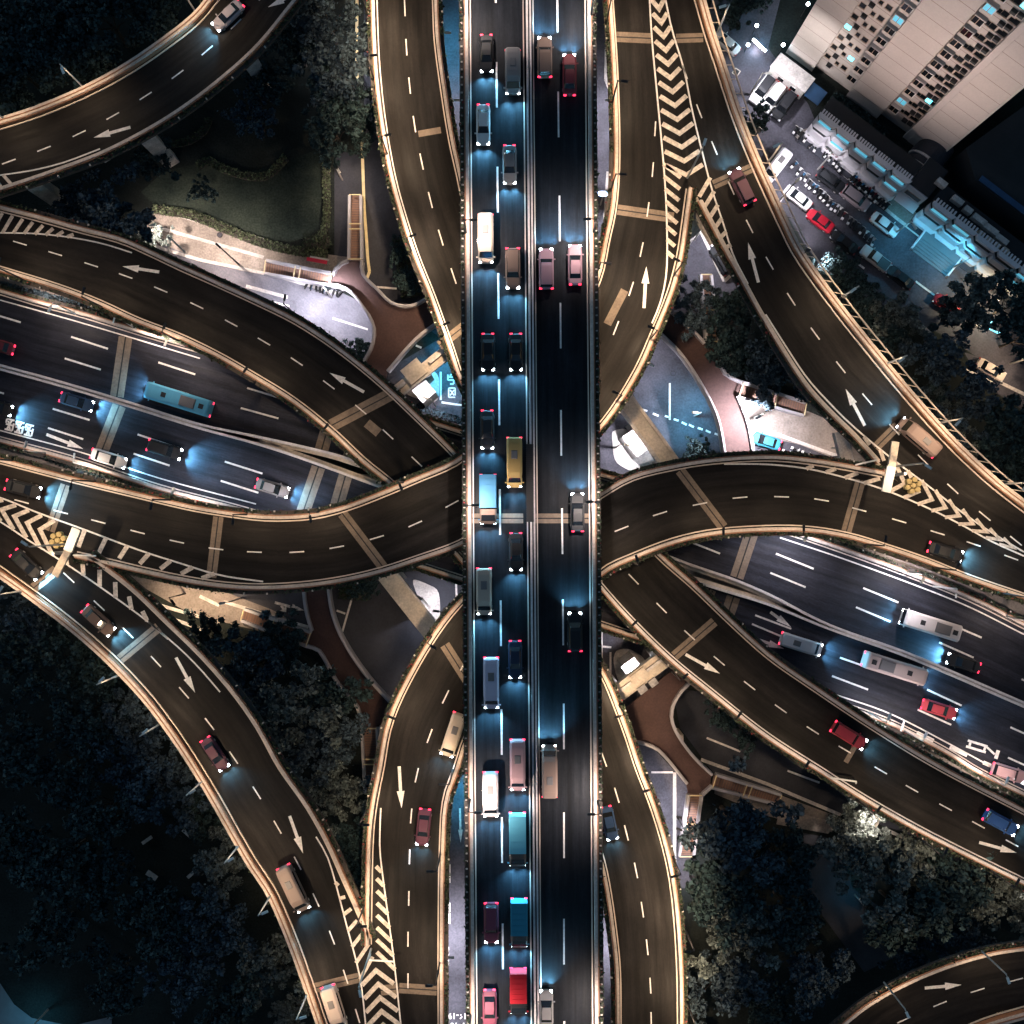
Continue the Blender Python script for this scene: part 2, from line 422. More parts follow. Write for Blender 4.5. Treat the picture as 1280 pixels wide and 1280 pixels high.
def glyphs(mb, cx, cy, z, ang, sx, sy, strokes, wid, dz=0.006):
    """strokes in a -1..1 box, turned by ang (radians, world), half sizes sx, sy in metres"""
    c = W(cx, cy, z); Rm = Matrix.Rotation(ang, 3, 'Z'); u = Vector((0, 0, dz))
    for k, (x0, y0, x1, y1) in enumerate(strokes):
        A = c + Rm @ Vector((x0 * sx, y0 * sy, 0)); B = c + Rm @ Vector((x1 * sx, y1 * sy, 0))
        d = (B - A).normalized(); n = Vector((-d.y, d.x, 0)) * wid / 2; uu = u + Vector((0, 0, 0.0007 * k))
        mb.quad(A - n + uu, B - n + uu, B + n + uu, A + n + uu)
mb = MB()
glyphs(mb, 564, 474, 0, 0, 0.55, 0.75, [(-.9,.9,-.9,-.2),(-.9,-.2,.7,-.2),(.7,-.2,.7,-1),(-.2,.9,.9,.9),(-.2,.9,-.2,.3),(-.9,.4,.8,.4),(.7,-1,-.3,-1)], .22, .2)
glyphs(mb, 565, 491, 0, 0, 0.55, 0.7, [(-.9,-1,-.9,1),(-.9,1,.9,1),(-.9,-1,.9,-1),(-.5,-.6,.6,.6),(-.5,.6,.6,-.6),(.9,1,.9,-.6)], .2, .2)
tag(mb.build('road_lettering', M['paint']), kind='structure')
def text(name, s, px, py, z, size, ang, m, parent=None, dz=0.2):
    cu = bpy.data.curves.new(name, 'FONT'); cu.body = s; cu.size = size; cu.align_x = 'CENTER'; cu.align_y = 'CENTER'; cu.offset = 0.03
    o = bpy.data.objects.new(name, cu); COL.objects.link(o); dg = bpy.context.evaluated_depsgraph_get()
    me = bpy.data.meshes.new_from_object(o.evaluated_get(dg)); bpy.data.objects.remove(o); me.materials.clear(); me.materials.append(m); me.name = name
    q = place(name, me, parent); q.location = W(px, py, z) + Vector((0, 0, dz)); q.rotation_euler = (0, 0, ang); return q
for s, y in (('16-19', 1269), ('7-10', 1281)):
    q = text('road_lettering', s, 572, y, 0, 1.25, R(180), M['paint']); q['kind'] = 'structure'

# ---------------------------------------------------------------- elevated roads
def paint_curve(mb, pl, o, wid, side, dz=0.006):
    mb.strip(offset(pl, o - wid / 2, dz, side), offset(pl, o + wid / 2, dz, side))
def side_of(e, other):
    i = len(e) // 2; q = min(other, key=lambda p: (p - e[i]).length)
    a = offset(e, 1, 0, 1)[i]
    return 1 if (a - q).length > (e[i] - q).length else -1
rndp = random.Random(11)
def edge(root, pl, side, style):
    """one side of a deck, from the asphalt outward"""
    if style == 'inner':
        mb = MB(); bar(mb, pl, 0.0, 0.36, -0.3, 0.85, side); mb.build('parapet', M['parapet_white'], root); return
    white = style in ('wide', 'whitep')
    pm = M['parapet_white'] if style == 'whitep' else M['parapet']
    mb = MB(); bar(mb, pl, 0.0, 0.16, -0.2, 0.16, side); mb.build('kerb', M['parapet_white'] if style == 'whitep' else M['rail_pale'], root)
    if style in ('plant', 'whitep', 'pots', 'ledge'):
        mb = MB(); bar(mb, pl, 0.36, 0.74, -0.6, 0.92, side); mb.build('parapet', pm, root)
        mb = MB(); bar(mb, pl, 0.75, 0.92, 0.1, 0.84, side); mb.build('outer_rail', M['rail'], root)
        mb = MB(); bar(mb, pl, 0.95, 1.5, -0.1, 0.42, side); mb.build('planter', M['trough'], root)
        mb = MB(); sh = MB(); a = resample(offset(pl, 1.22, 0.45, side), 0.11)
        k = 0
        for i, p in enumerate(a):
            dens = 1.0 if math.sin(i * 0.021) + math.sin(i * 0.0073 + 2) > -1.2 else 0.25
            if style == 'pots':
                if i % 9 == 0:
                    d = (a[min(i + 1, len(a) - 1)] - a[max(i - 1, 0)]).normalized()
                    mb.box(p + Vector((0, 0, 0.06)), (0.15, 0.26, 0.26), math.atan2(d.y, d.x))
                if i % 9 in (0, 1, 8): continue
            elif i % 14 == 3 and rndp.random() < 0.3:
                d = (a[min(i + 1, len(a) - 1)] - a[max(i - 1, 0)]).normalized()
                n = Vector((d.y, -d.x, 0)) * side
                mb.box(p + n * 0.18 + Vector((0, 0, 0.1)), (0.18, 0.24, 0.40), math.atan2(d.y, d.x))
            if rndp.random() > dens: continue
            for q in range(3):
                c = p + Vector((rndp.gauss(0, .15), rndp.gauss(0, .15), abs(rndp.gauss(0.1, .2))))
                leaf(sh, c, rndp.uniform(.10, .24), 1 if rndp.random() < 0.05 else 0, rndp)
        if mb.f: mb.build('planter_pot', M['pot'], root)['kind'] = 'stuff'
        s = sh.build('shrub', [M['shrub'], M['shrub_red']], root); s['kind'] = 'stuff'
    else:
        mb = MB(); bar(mb, pl, 0.34, 0.46, -0.3, 0.75, side); bar(mb, pl, 0.80, 0.90, 0.2, 1.12, side); mb.build('outer_rail', M['rail'], root)
        mb = MB(); bar(mb, pl, 0.47, 0.79, -0.6, 0.95, side); bar(mb, pl, 0.91, 1.30, -0.6, 0.98, side); mb.build('parapet', pm, root)
        if style == 'cable':
            mb = MB(); bar(mb, pl, 2.25, 2.42, 0.35, 0.55, side); bar(mb, pl, 1.42, 1.5, 0.1, 0.5, side)
            a, b = resample(offset(pl, 1.3, 0.4, side), 2.0), resample(offset(pl, 2.3, 0.4, side), 2.0)
            for p, q in zip(a, b): mb.tube((p, q), 0.06, 4)
            mb.build('cable_tray', M['rail_pale'], root)
        elif style == 'wide':
            sh = MB(); a = resample(offset(pl, 1.5, 0.1, side), 0.22)
            for p in a:
                if rndp.random() < .8: leaf(sh, p + Vector((rndp.gauss(0, .2), rndp.gauss(0, .2), rndp.gauss(0, .2))), rndp.uniform(.12, .26), 0, rndp)
            sh.build('shrub', [M['shrub'], M['shrub_red']], root)['kind'] = 'stuff'

def viaduct(label, e1, e2, z, edges, surf='asphalt', thick=1.1, sdz=0.0, piers=(), cat='overpass', group=None):
    A, B = smooth(Z(e1, z)), smooth(Z(e2, z))
    n = max(len(A), len(B)); A2, B2 = resample(A, n=n), resample(B, n=n)
    root = thing('overpass', label, cat, (A2[n // 2] + B2[n // 2]) / 2 * 1.0, 0, group)
    root.location = (0, 0, 0)
    sA, sB = side_of(A2, B2), side_of(B2, A2)
    mb = MB(); mb.strip(offset(A2, 0.34, sdz, sA), offset(B2, 0.34, sdz, sB)); me = mb.mesh('road_surface', [M[surf]])
    uvl = me.uv_layers.new(name='lane'); sa = [0.0]
    for i in range(n - 1): sa.append(sa[-1] + (A2[i + 1] - A2[i]).length)
    for i in range(n - 1):
        wd = (A2[i] - B2[i]).length; o_ = len(A2) * 0.37 + z * 7
        for k, (u_, v_) in enumerate(((0, sa[i]), (0, sa[i + 1]), (wd, sa[i + 1]), (wd, sa[i]))): uvl.data[i * 4 + k].uv = (u_ + o_, v_ + o_)
    if me.polygons[0].normal.z < 0: me.flip_normals()
    place('road_surface', me, root)
    mb = MB(); a0, a1 = offset(A2, 0.9, -0.08, sA), offset(A2, 0.5, -thick, sA); b0, b1 = offset(B2, 0.9, -0.08, sB), offset(B2, 0.5, -thick, sB)
    mb.strip(a0, a1); mb.strip(a1, b1); mb.strip(b1, b0); mb.strip(b0, a0); mb.build('deck', M['concrete'], root)
    for pts, ref, style in edges:
        if pts is None: pl, s = (A, sA) if ref == 1 else (B, sB)
        else:
            pl = smooth(Z(pts[0], z), ext=0) if not pts[1] else smooth(Z(pts[0], z)); s = side_of(pl, B2 if ref == 1 else A2)
        edge(root, pl, s, style)
    for (x, y, ang, wd) in piers:
        c = W(x, y, z)
        mb = MB(); mb.box((c.x, c.y, z - thick - 0.65), (1.7, wd, 1.25), ang); mb.box((c.x, c.y, (z - thick - 1.3) / 2), (1.6, 2.2, z - thick - 1.3), ang)
        mb.build('pier', M['concrete_pale'], root)
    return root
def lane(root, pts, z, ln=2.0, wid=0.17, m='paint'):
    mb = MB()
    P = [W(p[0], p[1], z) for p in pts]
    for i, p in enumerate(P):
        d = (P[min(i + 1, len(P) - 1)] - P[max(i - 1, 0)]).normalized(); n = Vector((-d.y, d.x, 0)) * wid / 2; u = Vector((0, 0, .006))
        a, b = p - d * ln / 2 + u, p + d * ln / 2 + u
        mb.quad(a - n, b - n, b + n, a + n)
    mb.build_each('lane_dash', M[m], root)
def line(root, pts, z, wid=0.2, ext=0):
    pl = smooth(Z(pts, z), ext=ext); mb = MB(); paint_curve(mb, pl, 0, wid, 1); return mb.build('edge_line', M['paint'], root)
def joints(root, segs, z, wid=0.62, gap=0.16):
    for a, b in segs:
        mb = MB(); rb = MB()
        A, B = W(*a, z), W(*b, z); d = (B - A).normalized(); n = Vector((-d.y, d.x, 0)); u = Vector((0, 0, .003))
        h = n * (wid + gap / 2); mb.quad(A - h + u, B - h + u, B + h + u, A + h + u)
        h = n * gap / 2; u = u * 1.5; rb.quad(A - h + u, B - h + u, B + h + u, A + h + u)
        j = mb.build('expansion_joint', M['joint'], root); rb.build('joint_seal', M['rubber'], j)
def arrows(root, lst, z):
    for a, b in lst:
        mb = MB(); arrow(mb, a, b, z); mb.build('lane_arrow', M['paint'], root)
def patches(root, lst, z):
    for (x, y, l, wd, ang) in lst:
        mb = MB(); c = W(x, y, z + .0015); mb.box(c, (l, wd, .003), ang); mb.build('asphalt_patch', M['joint'], root)
def along(pl, s):
    acc = 0
    for i in range(len(pl) - 1):
        L = (pl[i + 1] - pl[i]).length
        if acc + L >= s: return pl[i].lerp(pl[i + 1], (s - acc) / L)
        acc += L
    return pl[-1]
def hatch(mb, Pl, Ql, n, z, skew=0.0, wid=0.62, s0=0.0, s1=1.0, q0=0.0, q1=1.0, frac=1.0):
    P, Q = smooth(Z(Pl, z), ext=0), smooth(Z(Ql, z), ext=0); LP, LQ = length(P), length(Q)
    for i in range(n):
        t = i / max(1, n - 1)
        a = along(P, LP * (s0 + (s1 - s0) * t)); b = along(Q, LQ * (q0 + (q1 - q0) * t)); b = a.lerp(b, frac)
        d = (b - a).normalized(); m_ = Vector((-d.y, d.x, 0)) * wid / 2; u = Vector((0, 0, .0075))
        mb.quad(a - m_ + u, b - m_ + u, b + m_ + u, a + m_ + u)
def chevron(mb, a, apex, b, z, wid=0.62):
    A, X, B = W(*a, z), W(*apex, z), W(*b, z); A = A + (X - A).normalized() * .22; B = B + (X - B).normalized() * .22; u = Vector((0, 0, .0075))
    def off(p, q):
        d = (q - p).normalized(); return Vector((-d.y, d.x, 0)) * wid / 2
    n1, n2 = off(A, X), off(X, B)
    m_ = (n1 + n2); m_ = m_ / max(1e-6, m_.length) * (wid / 2) / max(.35, m_.normalized().dot(n1.normalized()))
    mb.add((A - n1 + u, X - m_ + u, X + m_ + u, A + n1 + u, B - n2 + u, B + n2 + u), ((0, 1, 2, 3), (1, 4, 5, 2)))

ZT, Z1, Z3, ZE, ZA = 25.0, 18.0, 13.0, 7.5, 15.0
Dup = [(0,580),(50,593),(100,606),(150,618),(200,630),(250,641),(320,651),(357,652),(395,649),(432,640),(470,626),(520,605),(580,577)]
Dlo = [(97,689),(125,695),(175,707),(225,718),(275,726),(320,729),(370,727),(420,721),(470,710),(520,694),(580,671)]
M3 = [(0,637),(45,660)]
M1 = [(857,214),(842,125),(820,0)]
Gl = [(752,350),(763,300),(771,262),(775,212),(775,150),(772,75),(767,0)]
Gr = [(747,530),(790,465),(814,412),(834,362),(845,320),(851,280),(857,236)]
r1 = viaduct('curved ramp from the left edge bending under the straight deck towards the top edge', Dup + [(660,500),(720,415)] + Gl, M3 + Dlo + [(665,610)] + Gr + M1, Z1,
    [(None, 1, 'plant'), ((Dlo + [(665,610)] + Gr, 0), 2, 'plant')])
Nb = [(547,1280),(547,1160),(549,1047),(553,997),(566,960),(583,912)]
Dr = [(751,710),(790,691),(840,672),(890,661),(960,656),(1010,657),(1060,665),(1110,680),(1160,697),(1210,717),(1280,741)]
Gb = [(465,1180),(466,1110),(468,1040),(473,1000),(481,960),(490,910),(508,865),(545,800),(580,755)]
Du = [(750,625),(790,602),(840,589),(890,581),(960,577),(1010,581),(1060,589),(1102,597)]
M4 = [(480,1280),(475,1240)]
M2 = [(1140,613),(1160,622),(1202,648),(1240,671),(1280,692)]
r2 = viaduct('curved ramp from the bottom edge bending under the straight deck towards the right edge', M4 + Gb + [(660,680)] + Du + M2, Nb + [(660,795)] + Dr, Z1,
    [((Gb + [(660,680)] + Du, 0), 1, 'plant'), (None, 2, 'plant')])
Bu = [(0,265),(50,278),(100,292),(150,305),(185,320),(225,339),(250,350),(320,382),(370,407),(420,440),(470,480),(520,527),(570,577)]
Bl = [(0,332),(75,355),(125,374),(175,397),(225,416),(275,440),(320,466),(370,497),(420,537),(457,572),(502,610)]
He = [(751,847),(765,880),(780,920),(793,960),(814,1015),(832,1080),(840,1135),(845,1210),(846,1280)]
Hw = [(751,1057),(762,1100),(771,1160),(776,1210),(777,1280)]
r3 = viaduct('low ramp from the left edge, below the other ramps, to the bottom edge', Bu + [(665,695)] + He, Bl + [(650,790)] + Hw, Z3,
    [(None, 1, 'plant'), (None, 2, 'plant')])
Tw = [(472,0),(475,75),(482,145),(495,220),(510,275),(525,320),(545,370),(570,440),(580,470)]
Te = [(540,0),(542,50),(550,112),(560,175),(570,220),(579,260)]
Ru = [(817,694),(865,737),(915,785),(960,825),(1010,860),(1085,910),(1167,960),(1280,1019)]
Rl = [(751,726),(790,770),(840,819),(890,860),(960,915),(1030,960),(1085,995),(1160,1037),(1280,1097)]
r4 = viaduct('low ramp from the top edge, left of the straight deck, to the right edge', Tw + [(655,610)] + Rl, Te + [(645,440),(725,590)] + Ru, Z3,
    [(None, 1, 'whitep'), (None, 2, 'plant')])
El = [(878,250),(891,275),(910,311),(929,345),(957,396),(1008,477),(1040,513),(1070,542),(1100,575)]
Er = [(867,0),(880,45),(890,75),(915,150),(940,212),(955,245),(972,282),(991,320),(1035,382),(1085,445),(1135,505),(1185,560),(1235,607),(1280,642)]
e_ = viaduct('long curved ramp with a cable rail on its outer side, at the upper right', M1[::-1] + El + M2, Er, Z1,
    [((El, 0), 1, 'plant'), (None, 2, 'cable')], sdz=-.004, piers=[(877,262,R(30),9.0),(1063,577,R(13),8.6)])
Fu = [(112,699),(162,737),(207,780),(250,822),(290,868),(320,911),(347,960),(382,1010),(407,1055),(427,1100),(445,1140),(458,1172)]
Fl = [(0,706),(37,732),(100,780),(150,825),(200,880),(255,960),(320,1072),(345,1110),(370,1167),(392,1227),(410,1280)]
f_ = viaduct('long curved ramp with a wide pale outer barrier, at the lower left', M3 + Fu + [(464,1194),(475,1240),(480,1280)], Fl, Z1,
    [((Fu, 0), 1, 'plant'), (None, 2, 'wide')], sdz=-.0035)
Au = [(0,163),(50,147),(112,121),(162,94),(212,60),(252,28),(275,0)]
Al = [(0,234),(40,221),(80,207),(125,190),(175,165),(220,138),(270,101),(320,56),(366,0)]
a_ = viaduct('curved ramp cutting across the upper left corner with pale piers below its inner side', Au, Al, ZA, [(None, 1, 'wide'), (None, 2, 'plant')],
    piers=[(171,158,R(-58),13.5),(23,215,R(-72),13.5),(300,55,R(-52),13.5)])
Iu = [(1060,1278),(1090,1255),(1140,1228),(1190,1208),(1240,1194),(1280,1188)]
Il = [(1190,1290),(1210,1280),(1235,1270),(1280,1257)]
i_ = viaduct('curved ramp cutting across the lower right corner below dark trees', [(1000,1330)] + Iu, [(1120,1330)] + Il, ZA, [(None, 1, 'plant'), (None, 2, 'wide')])
ENu = [(0,369),(50,384),(100,397),(175,420),(250,442),(295,455),(600,553),(975,666),(1047,690),(1135,722),(1210,752),(1280,787)]
ENl = [(0,455),(80,477),(160,501),(250,529),(320,544),(370,555),(420,567),(457,579),(640,632),(825,690),(865,705),(915,722),(960,741),(1035,779),(1135,815),(1280,877)]
ESu = [(0,463),(80,485),(160,509),(250,537),(320,556),(370,572),(420,590),(490,615),(670,668),(857,725),(902,739),(960,757),(1032,786),(1135,823),(1280,885)]
ESl = [(0,545),(100,572),(200,605),(320,637),(680,752),(1037,872),(1110,897),(1185,935),(1222,958),(1280,987)]
en = viaduct('upper carriageway of the wide road crossing from left to right beneath the ramps', ENu, ENl, ZE, [(None, 1, 'ledge'), (None, 2, 'inner')], 'asphalt_grey')
es = viaduct('lower carriageway, with painted arrows, of the wide road crossing beneath the ramps', ESu, ESl, ZE, [(None, 1, 'inner'), (None, 2, 'ledge')], 'asphalt_grey')
Tl = [(588.5,-10),(590.5,320),(592.5,640),(594.5,960),(597,1280)]
Tr = [(730.5,-10),(733,320),(736,640),(738,960),(740,1280)]
tp = viaduct('straight four lane highway deck running from top to bottom over everything else', Tl, Tr, ZT, [(None, 1, 'pots'), (None, 2, 'pots')], 'asphalt_top', 1.4, cat='overpass')
# median of the straight deck
ml = smooth(Z([(653,-10),(656,320),(658.5,640),(661,960),(663.5,1280)], ZT))
for nm, o0, o1, h, m_ in (('kerb', 0, .16, .18, 'rail_pale'), ('median_barrier', .42, .68, .85, 'parapet_white'), ('median_barrier', .86, 1.08, .85, 'parapet_white'), ('kerb', 1.28, 1.42, .2, 'rail_pale')):
    mb = MB(); bar(mb, ml, o0, o1, -.05, h, -1 if side_of(ml, smooth(Z(Tr, ZT))) == 1 else 1); mb.build(nm, M[m_], tp)
mb = MB(); a = smooth(Z([(657.5,556),(658,652)], ZT), ext=0, step=.25); sd = -1 if side_of(ml, smooth(Z(Tr, ZT))) == 1 else 1
for p in a: mb.box(p + Vector((0.45, 0, .93)), (0.95, .09, .06))
bar(mb, a, .0, .95, .86, .89, sd); mb.build('median_grate', M['metal_dark'], tp)
# lane dashes
lane(r1, [(27,627),(76,640),(123,652),(172,665),(221,677),(270,686),(318,690),(371,690),(421,684),(471,672),(519,655),(565,630)], Z1)
lane(r1, [(770,410),(789,361),(802,312),(810,262),(816,212),(819,161)], Z1)
lane(r2, [(510,1226),(510,1174),(511,1123),(512,1071),(514,1020),(521,969),(537,920),(557,871),(580,830)], Z1)
lane(r2, [(777,661),(825,642),(875,630),(925,622),(977,621),(1027,625),(1074,637),(1124,651),(1172,666),(1217,680),(1264,697)], Z1)
lane(r3, [(25,304),(69,317),(114,331),(157,345),(201,362),(246,382),(289,404),(330,427),(371,452),(411,481),(451,512),(485,543),(521,577)], Z3)
lane(r3, [(755,949),(771,994),(783,1041),(795,1088),(803,1137),(809,1184),(813,1232),(814,1275)], Z3, 2.2)
lane(r4, [(506,10),(508,59),(512,107),(518,155),(527,202),(538,250),(551,297),(567,345)], Z3, 2.3)
lane(r4, [(792,724),(827,760),(862,794),(899,826),(937,857),(976,886),(1016,913),(1056,937),(1101,963),(1140,986),(1182,1009),(1223,1031),(1265,1054)], Z3)
lane(e_, [(856,90),(874,139),(893,185),(914,235),(937,283),(962,329),(989,374),(1019,417),(1051,459),(1084,499),(1118,537),(1154,575),(1191,611),(1231,645),(1270,676)], Z1)
lane(f_, [(86,722),(124,757),(160,791),(195,827),(230,866),(262,905),(292,947),(321,991),(347,1034),(372,1079),(395,1125),(415,1172),(432,1221),(447,1270)], Z1)
lane(a_, [(11,202),(55,186),(99,167),(141,145),(182,120),(222,93),(259,63),(295,30),(330,-6)], ZA)
lane(i_, [(1130,1275),(1175,1255),(1222,1238),(1270,1225)], ZA)
lane(tp, [(619.5,-25),(620.8,106),(622,237),(623,370),(624,503),(625,640),(626,779),(627,915),(627.5,1050),(628.5,1183),(629,1310)], ZT, 5.9, .24)
lane(tp, [(696.8,12),(698,143),(699.6,273),(700.7,407),(701.4,541),(702.8,664),(703.8,778),(704.8,908),(705,1044),(705,1177),(705.5,1305)], ZT, 5.9, .22)
def segs(root, lst, z, wid=.26):
    mb = MB()
    for a, b in lst:
        A, B = W(*a, z), W(*b, z); d = (B - A).normalized(); n = Vector((-d.y, d.x, 0)) * wid / 2; u = Vector((0, 0, .006)); mb.quad(A - n + u, B - n + u, B + n + u, A + n + u)
    mb.build_each('lane_dash', M['paint'], root)
segs(en, [((-20,389),(26,403)),((89,421),(135,436)),((81,448),(126,462)),((198,453),(244,468)),((190,479),(236,493)),((309,485),(355,499)),((301,510),(348,523)),
          ((970,692),(1017,711)),((963,716),(1007,734)),((1079,735),(1123,753)),((1070,759),(1113,777)),((1185,779),(1227,797)),((1174,803),(1217,822)),((1277,849),(1300,859)),((862,677),(900,692))], ZE)
segs(es, [((-40,479),(5,492)),((66,511),(112,525)),((60,535),(104,549)),((172,543),(220,559)),((167,567),(212,582)),((281,577),(328,592)),((276,601),(323,616)),
          ((944,769),(989,786)),((940,780),(985,799)),((1050,822),(1095,838)),((1040,845),(1085,862)),((1159,862),(1202,882)),((1147,887),(1189,906)),((1263,909),(1305,928)),((1260,947),(1300,965)),((940,806),(976,823))], ZE)
segs(es, [((1187,934),(1209,944)),((1146,916),(1167,926)),((1229,953),(1250,962)),((1270,972),(1292,982))], ZE, .55)
arrows(es, [((58,543),(104,561)),((963,765),(989,784)),((935,795),(980,811))], ZE)
mb = MB()
an = math.atan2(-(952 - 930), 1245 - 1213)
glyphs(mb, 1221, 933, ZE, R(-17), 1.5, .55, [(-1,-.8,1,-.8),(-1,.8,1,.8),(-.7,-.8,-.7,.8),(.8,-1,.8,.9)], .34)
glyphs(mb, 1239, 941, ZE, R(-17), 1.1, .7, [(-.8,.9,.5,-.1),(.7,-.9,.7,.9),(.9,-.9,.9,.9)], .30)
for k in range(3):
    glyphs(mb, 12 + k * 12, 531 + k * 3.4, ZE, R(-14), .62, .85, [(-.9,-.9,.9,-.9),(-.9,.9,.9,.9),(-.9,0,.9,0),(-.4,-.9,.3,.9),(.9,-.9,.9,.4),(-.9,.2,-.9,.9),(.4,-.9,-.5,.6)], .26)
mb.build('road_lettering', M['paint'], es)
# edge lines and gores
e1l = [(812,0),(815,50),(822,125),(830,212),(833,262),(834,320),(832,350),(825,380),(815,404)]
e1r = [(832,0),(840,37),(855,87),(865,137),(877,187),(890,237),(905,282),(917,320),(935,355)]
line(r1, e1l, Z1, .22, 0); line(e_, e1r, Z1, .22, 0)
line(r1, [(812,0),(803,-80)], Z1, .22); line(e_, [(832,0),(820,-80)], Z1, .22)
e2u = [(957,393),(985,437),(1010,474),(1040,507),(1060,527),(1085,549),(1112,571),(1137,590),(1160,607),(1202,640),(1240,666),(1280,690)]
e2l = [(905,580),(960,580.5),(1010,586),(1060,598),(1105,612),(1160,635),(1200,655),(1240,677),(1280,695)]
line(e_, e2u, Z1, .22); line(r2, e2l, Z1, .22)
e3u = [(-80,600),(0,622),(45,640),(100,660),(175,688),(225,704),(275,719),(329,727)]
e3l = [(-80,612),(0,652),(35,675),(75,700),(120,730),(185,777),(210,799)]
line(r1, e3u, Z1, .22); line(f_, e3l, Z1, .22)
line(f_, [(185,777),(225,811),(250,836),(275,865)], Z1, .2)
e4l = [(395,1046),(408,1068),(417,1095),(432,1152),(450,1222),(457,1280)]
e4r = [(476,1010),(475,1035),(475,1065),(482,1122),(492,1197),(501,1280)]
line(f_, e4l, Z1, .2); line(r2, e4r, Z1, .2)
line(a_, [(0,219),(40,213),(80,203),(125,186)], ZA, .2); line(r3, [(0,291),(45,292),(90,297),(130,305),(165,316)], Z3, .2)
g = MB()
for i in range(-4, 13):
    y = 11 + 17.3 * i; f = y / 212
    xl = 812 + 8 * f + 10 * f * f; xr = 832 + 30 * f + 22 * f * f
    chevron(g, (812 + 18 * max(0, f), y - 13), ((812 + 18 * f + 832 + 52 * f) / 2 , y), (832 + 50 * max(-.2, (y - 14) / 212), y - 14), Z1)
hatch(g, [(829,205),(833,262),(834,315)], [(851,222),(847,275),(842,322)], 8, Z1, wid=.55)
g.build_each('hatch_bar', M['paint_worn'], r1)
g = MB(); hatch(g, [(888,222),(905,282),(914,306)], [(874,246),(895,285),(908,309)], 6, Z1, wid=.55)
hatch(g, [(1080,546),(1100,562)], [(1087,556),(1105,576)], 2, Z1, wid=.5); g.build_each('hatch_bar', M['paint_worn'], e_)
g = MB()
for i in range(9):
    t = i / 9; x = 1119 + 17 * i
    up = lambda x: 571 + (x - 1112) * (119 / 168); lo = lambda x: 612 + (x - 1105) * (83 / 175)
    xa = x + 12
    chevron(g, (x - 2, up(x - 2)), (xa, (up(xa) + lo(xa)) / 2), (x - 8, lo(x - 8)), Z1, .55 - .02 * i)
hatch(g, [(1008,586),(1032,590),(1055,597),(1080,604)], [(1017,582),(1047,586),(1073,591),(1100,598)], 4, Z1, wid=.55); g.build_each('hatch_bar', M['paint_worn'], r2)
g = MB()
for i in range(8):
    x = 62 - 16 * i
    up = lambda x: 622 + x * .39; lo = lambda x: 652 + x * .645
    chevron(g, (x + 8, up(x + 8) if x > -60 else up(-60)), (x - 12, (up(x - 12) + lo(x - 12)) / 2 - 1), (x + 4, lo(x + 4)), Z1, .58)
hatch(g, [(106,662),(130,671),(160,682),(200,697),(240,709),(268,717)], [(98,684),(122,691),(148,698),(180,706),(220,716),(252,723)], 7, Z1, wid=.6); g.build_each('hatch_bar', M['paint_worn'], r1)
g = MB(); hatch(g, [(84,706),(110,723),(140,744),(165,762),(184,776)], [(80,690),(108,702),(138,722),(160,744),(178,764)], 6, Z1, wid=.6); g.build_each('hatch_bar', M['paint_worn'], f_)
g = MB(); ap = [(470,1213),(473,1230),(475,1247),(477,1264),(479,1281)]
for (x, y) in ap: chevron(g, (x - 19, y + 20), (x, y), (x + 24, y + 18), Z1)
hatch(g, [(419,1103),(425,1126),(432,1152),(441,1188),(450,1224)], [(423,1107),(432,1122),(444,1146),(458,1172),(466,1196)], 7, Z1, wid=.5)
g.build_each('hatch_bar', M['paint_worn'], f_)
g = MB(); hatch(g, [(477,1090),(482,1122),(488,1165),(494,1212)], [(470,1083),(471,1108),(471,1145),(471,1190)], 8, Z1, wid=.55); g.build_each('hatch_bar', M['paint_worn'], r2)
g = MB(); hatch(g, [(-12,236),(14,230)], [(-20,222),(4,219)], 3, ZA, wid=.45); g.build_each('hatch_bar', M['paint_worn'], a_)
g = MB(); hatch(g, [(-24,291),(0,291),(45,293),(84,296)], [(-10,263),(10,268),(58,283),(92,293)], 9, Z3, wid=.5); g.build_each('hatch_bar', M['paint_worn'], r3)
arrows(r1, [((805,385),(808,333))], Z1); arrows(r2, [((499,958),(502,1010))], Z1); arrows(r3, [((199,340),(153,333)),((455,490),(412,466))], Z3)
arrows(r4, [((857,818),(900,842)),((1224,1053),(1271,1066))], Z3); arrows(e_, [((948,353),(935,303)),((1081,532),(1057,486))], Z1)
arrows(f_, [((220,822),(244,866)),((362,1020),(379,1067))], Z1); arrows(a_, [((163,159),(117,172)),((363,-5),(335,9))], ZA); arrows(i_, [((1156,1235),(1202,1231))], ZA)
joints(r1, [((273,646),(264,722)),((428,642),(479,709)),((772,262),(842,272)),((770,46),(814,48)),((82,606),(62,664))], Z1)
joints(r2, [((850,588),(904,659)),((1076,600),(1058,664)),((556,806),(584,850)),((499,1235),(546,1238)),((476,1238),(498,1236))], Z1)
joints(r3, [((490,492),(414,532))], Z3, .8); joints(r4, [((843,820),(893,777)),((549,432),(580,408))], Z3, .6)
joints(e_, [((845,48),(879,47)),((892,231),(944,208)),((1094,560),(1122,532))], Z1, .55); joints(f_, [((150,824),(198,784)),((389,1236),(449,1222)),((70,712),(42,735))], Z1, .6)
joints(en, [((410,534),(402,562)),((157,421),(146,496)),((939,668),(921,722)),((897,656),(890,672)),((439,566),(436,573))], ZE, .9, .2)
joints(es, [((398,584),(374,654)),((149,507),(122,577)),((917,746),(902,790)),((887,736),(872,772)),((432,594),(413,660))], ZE, .9, .2)
joints(tp, [((590,648),(654,648)),((668,648),(737,648))], ZT, .55)
patches(r3, [(466,535,2.2,1.3,R(-40))], Z3); patches(r4, [(537,165,3.2,.9,R(10)),(1063,943,2.6,.7,R(60))], Z3); patches(r1, [(770,384,5.2,1.1,R(63))], Z1)
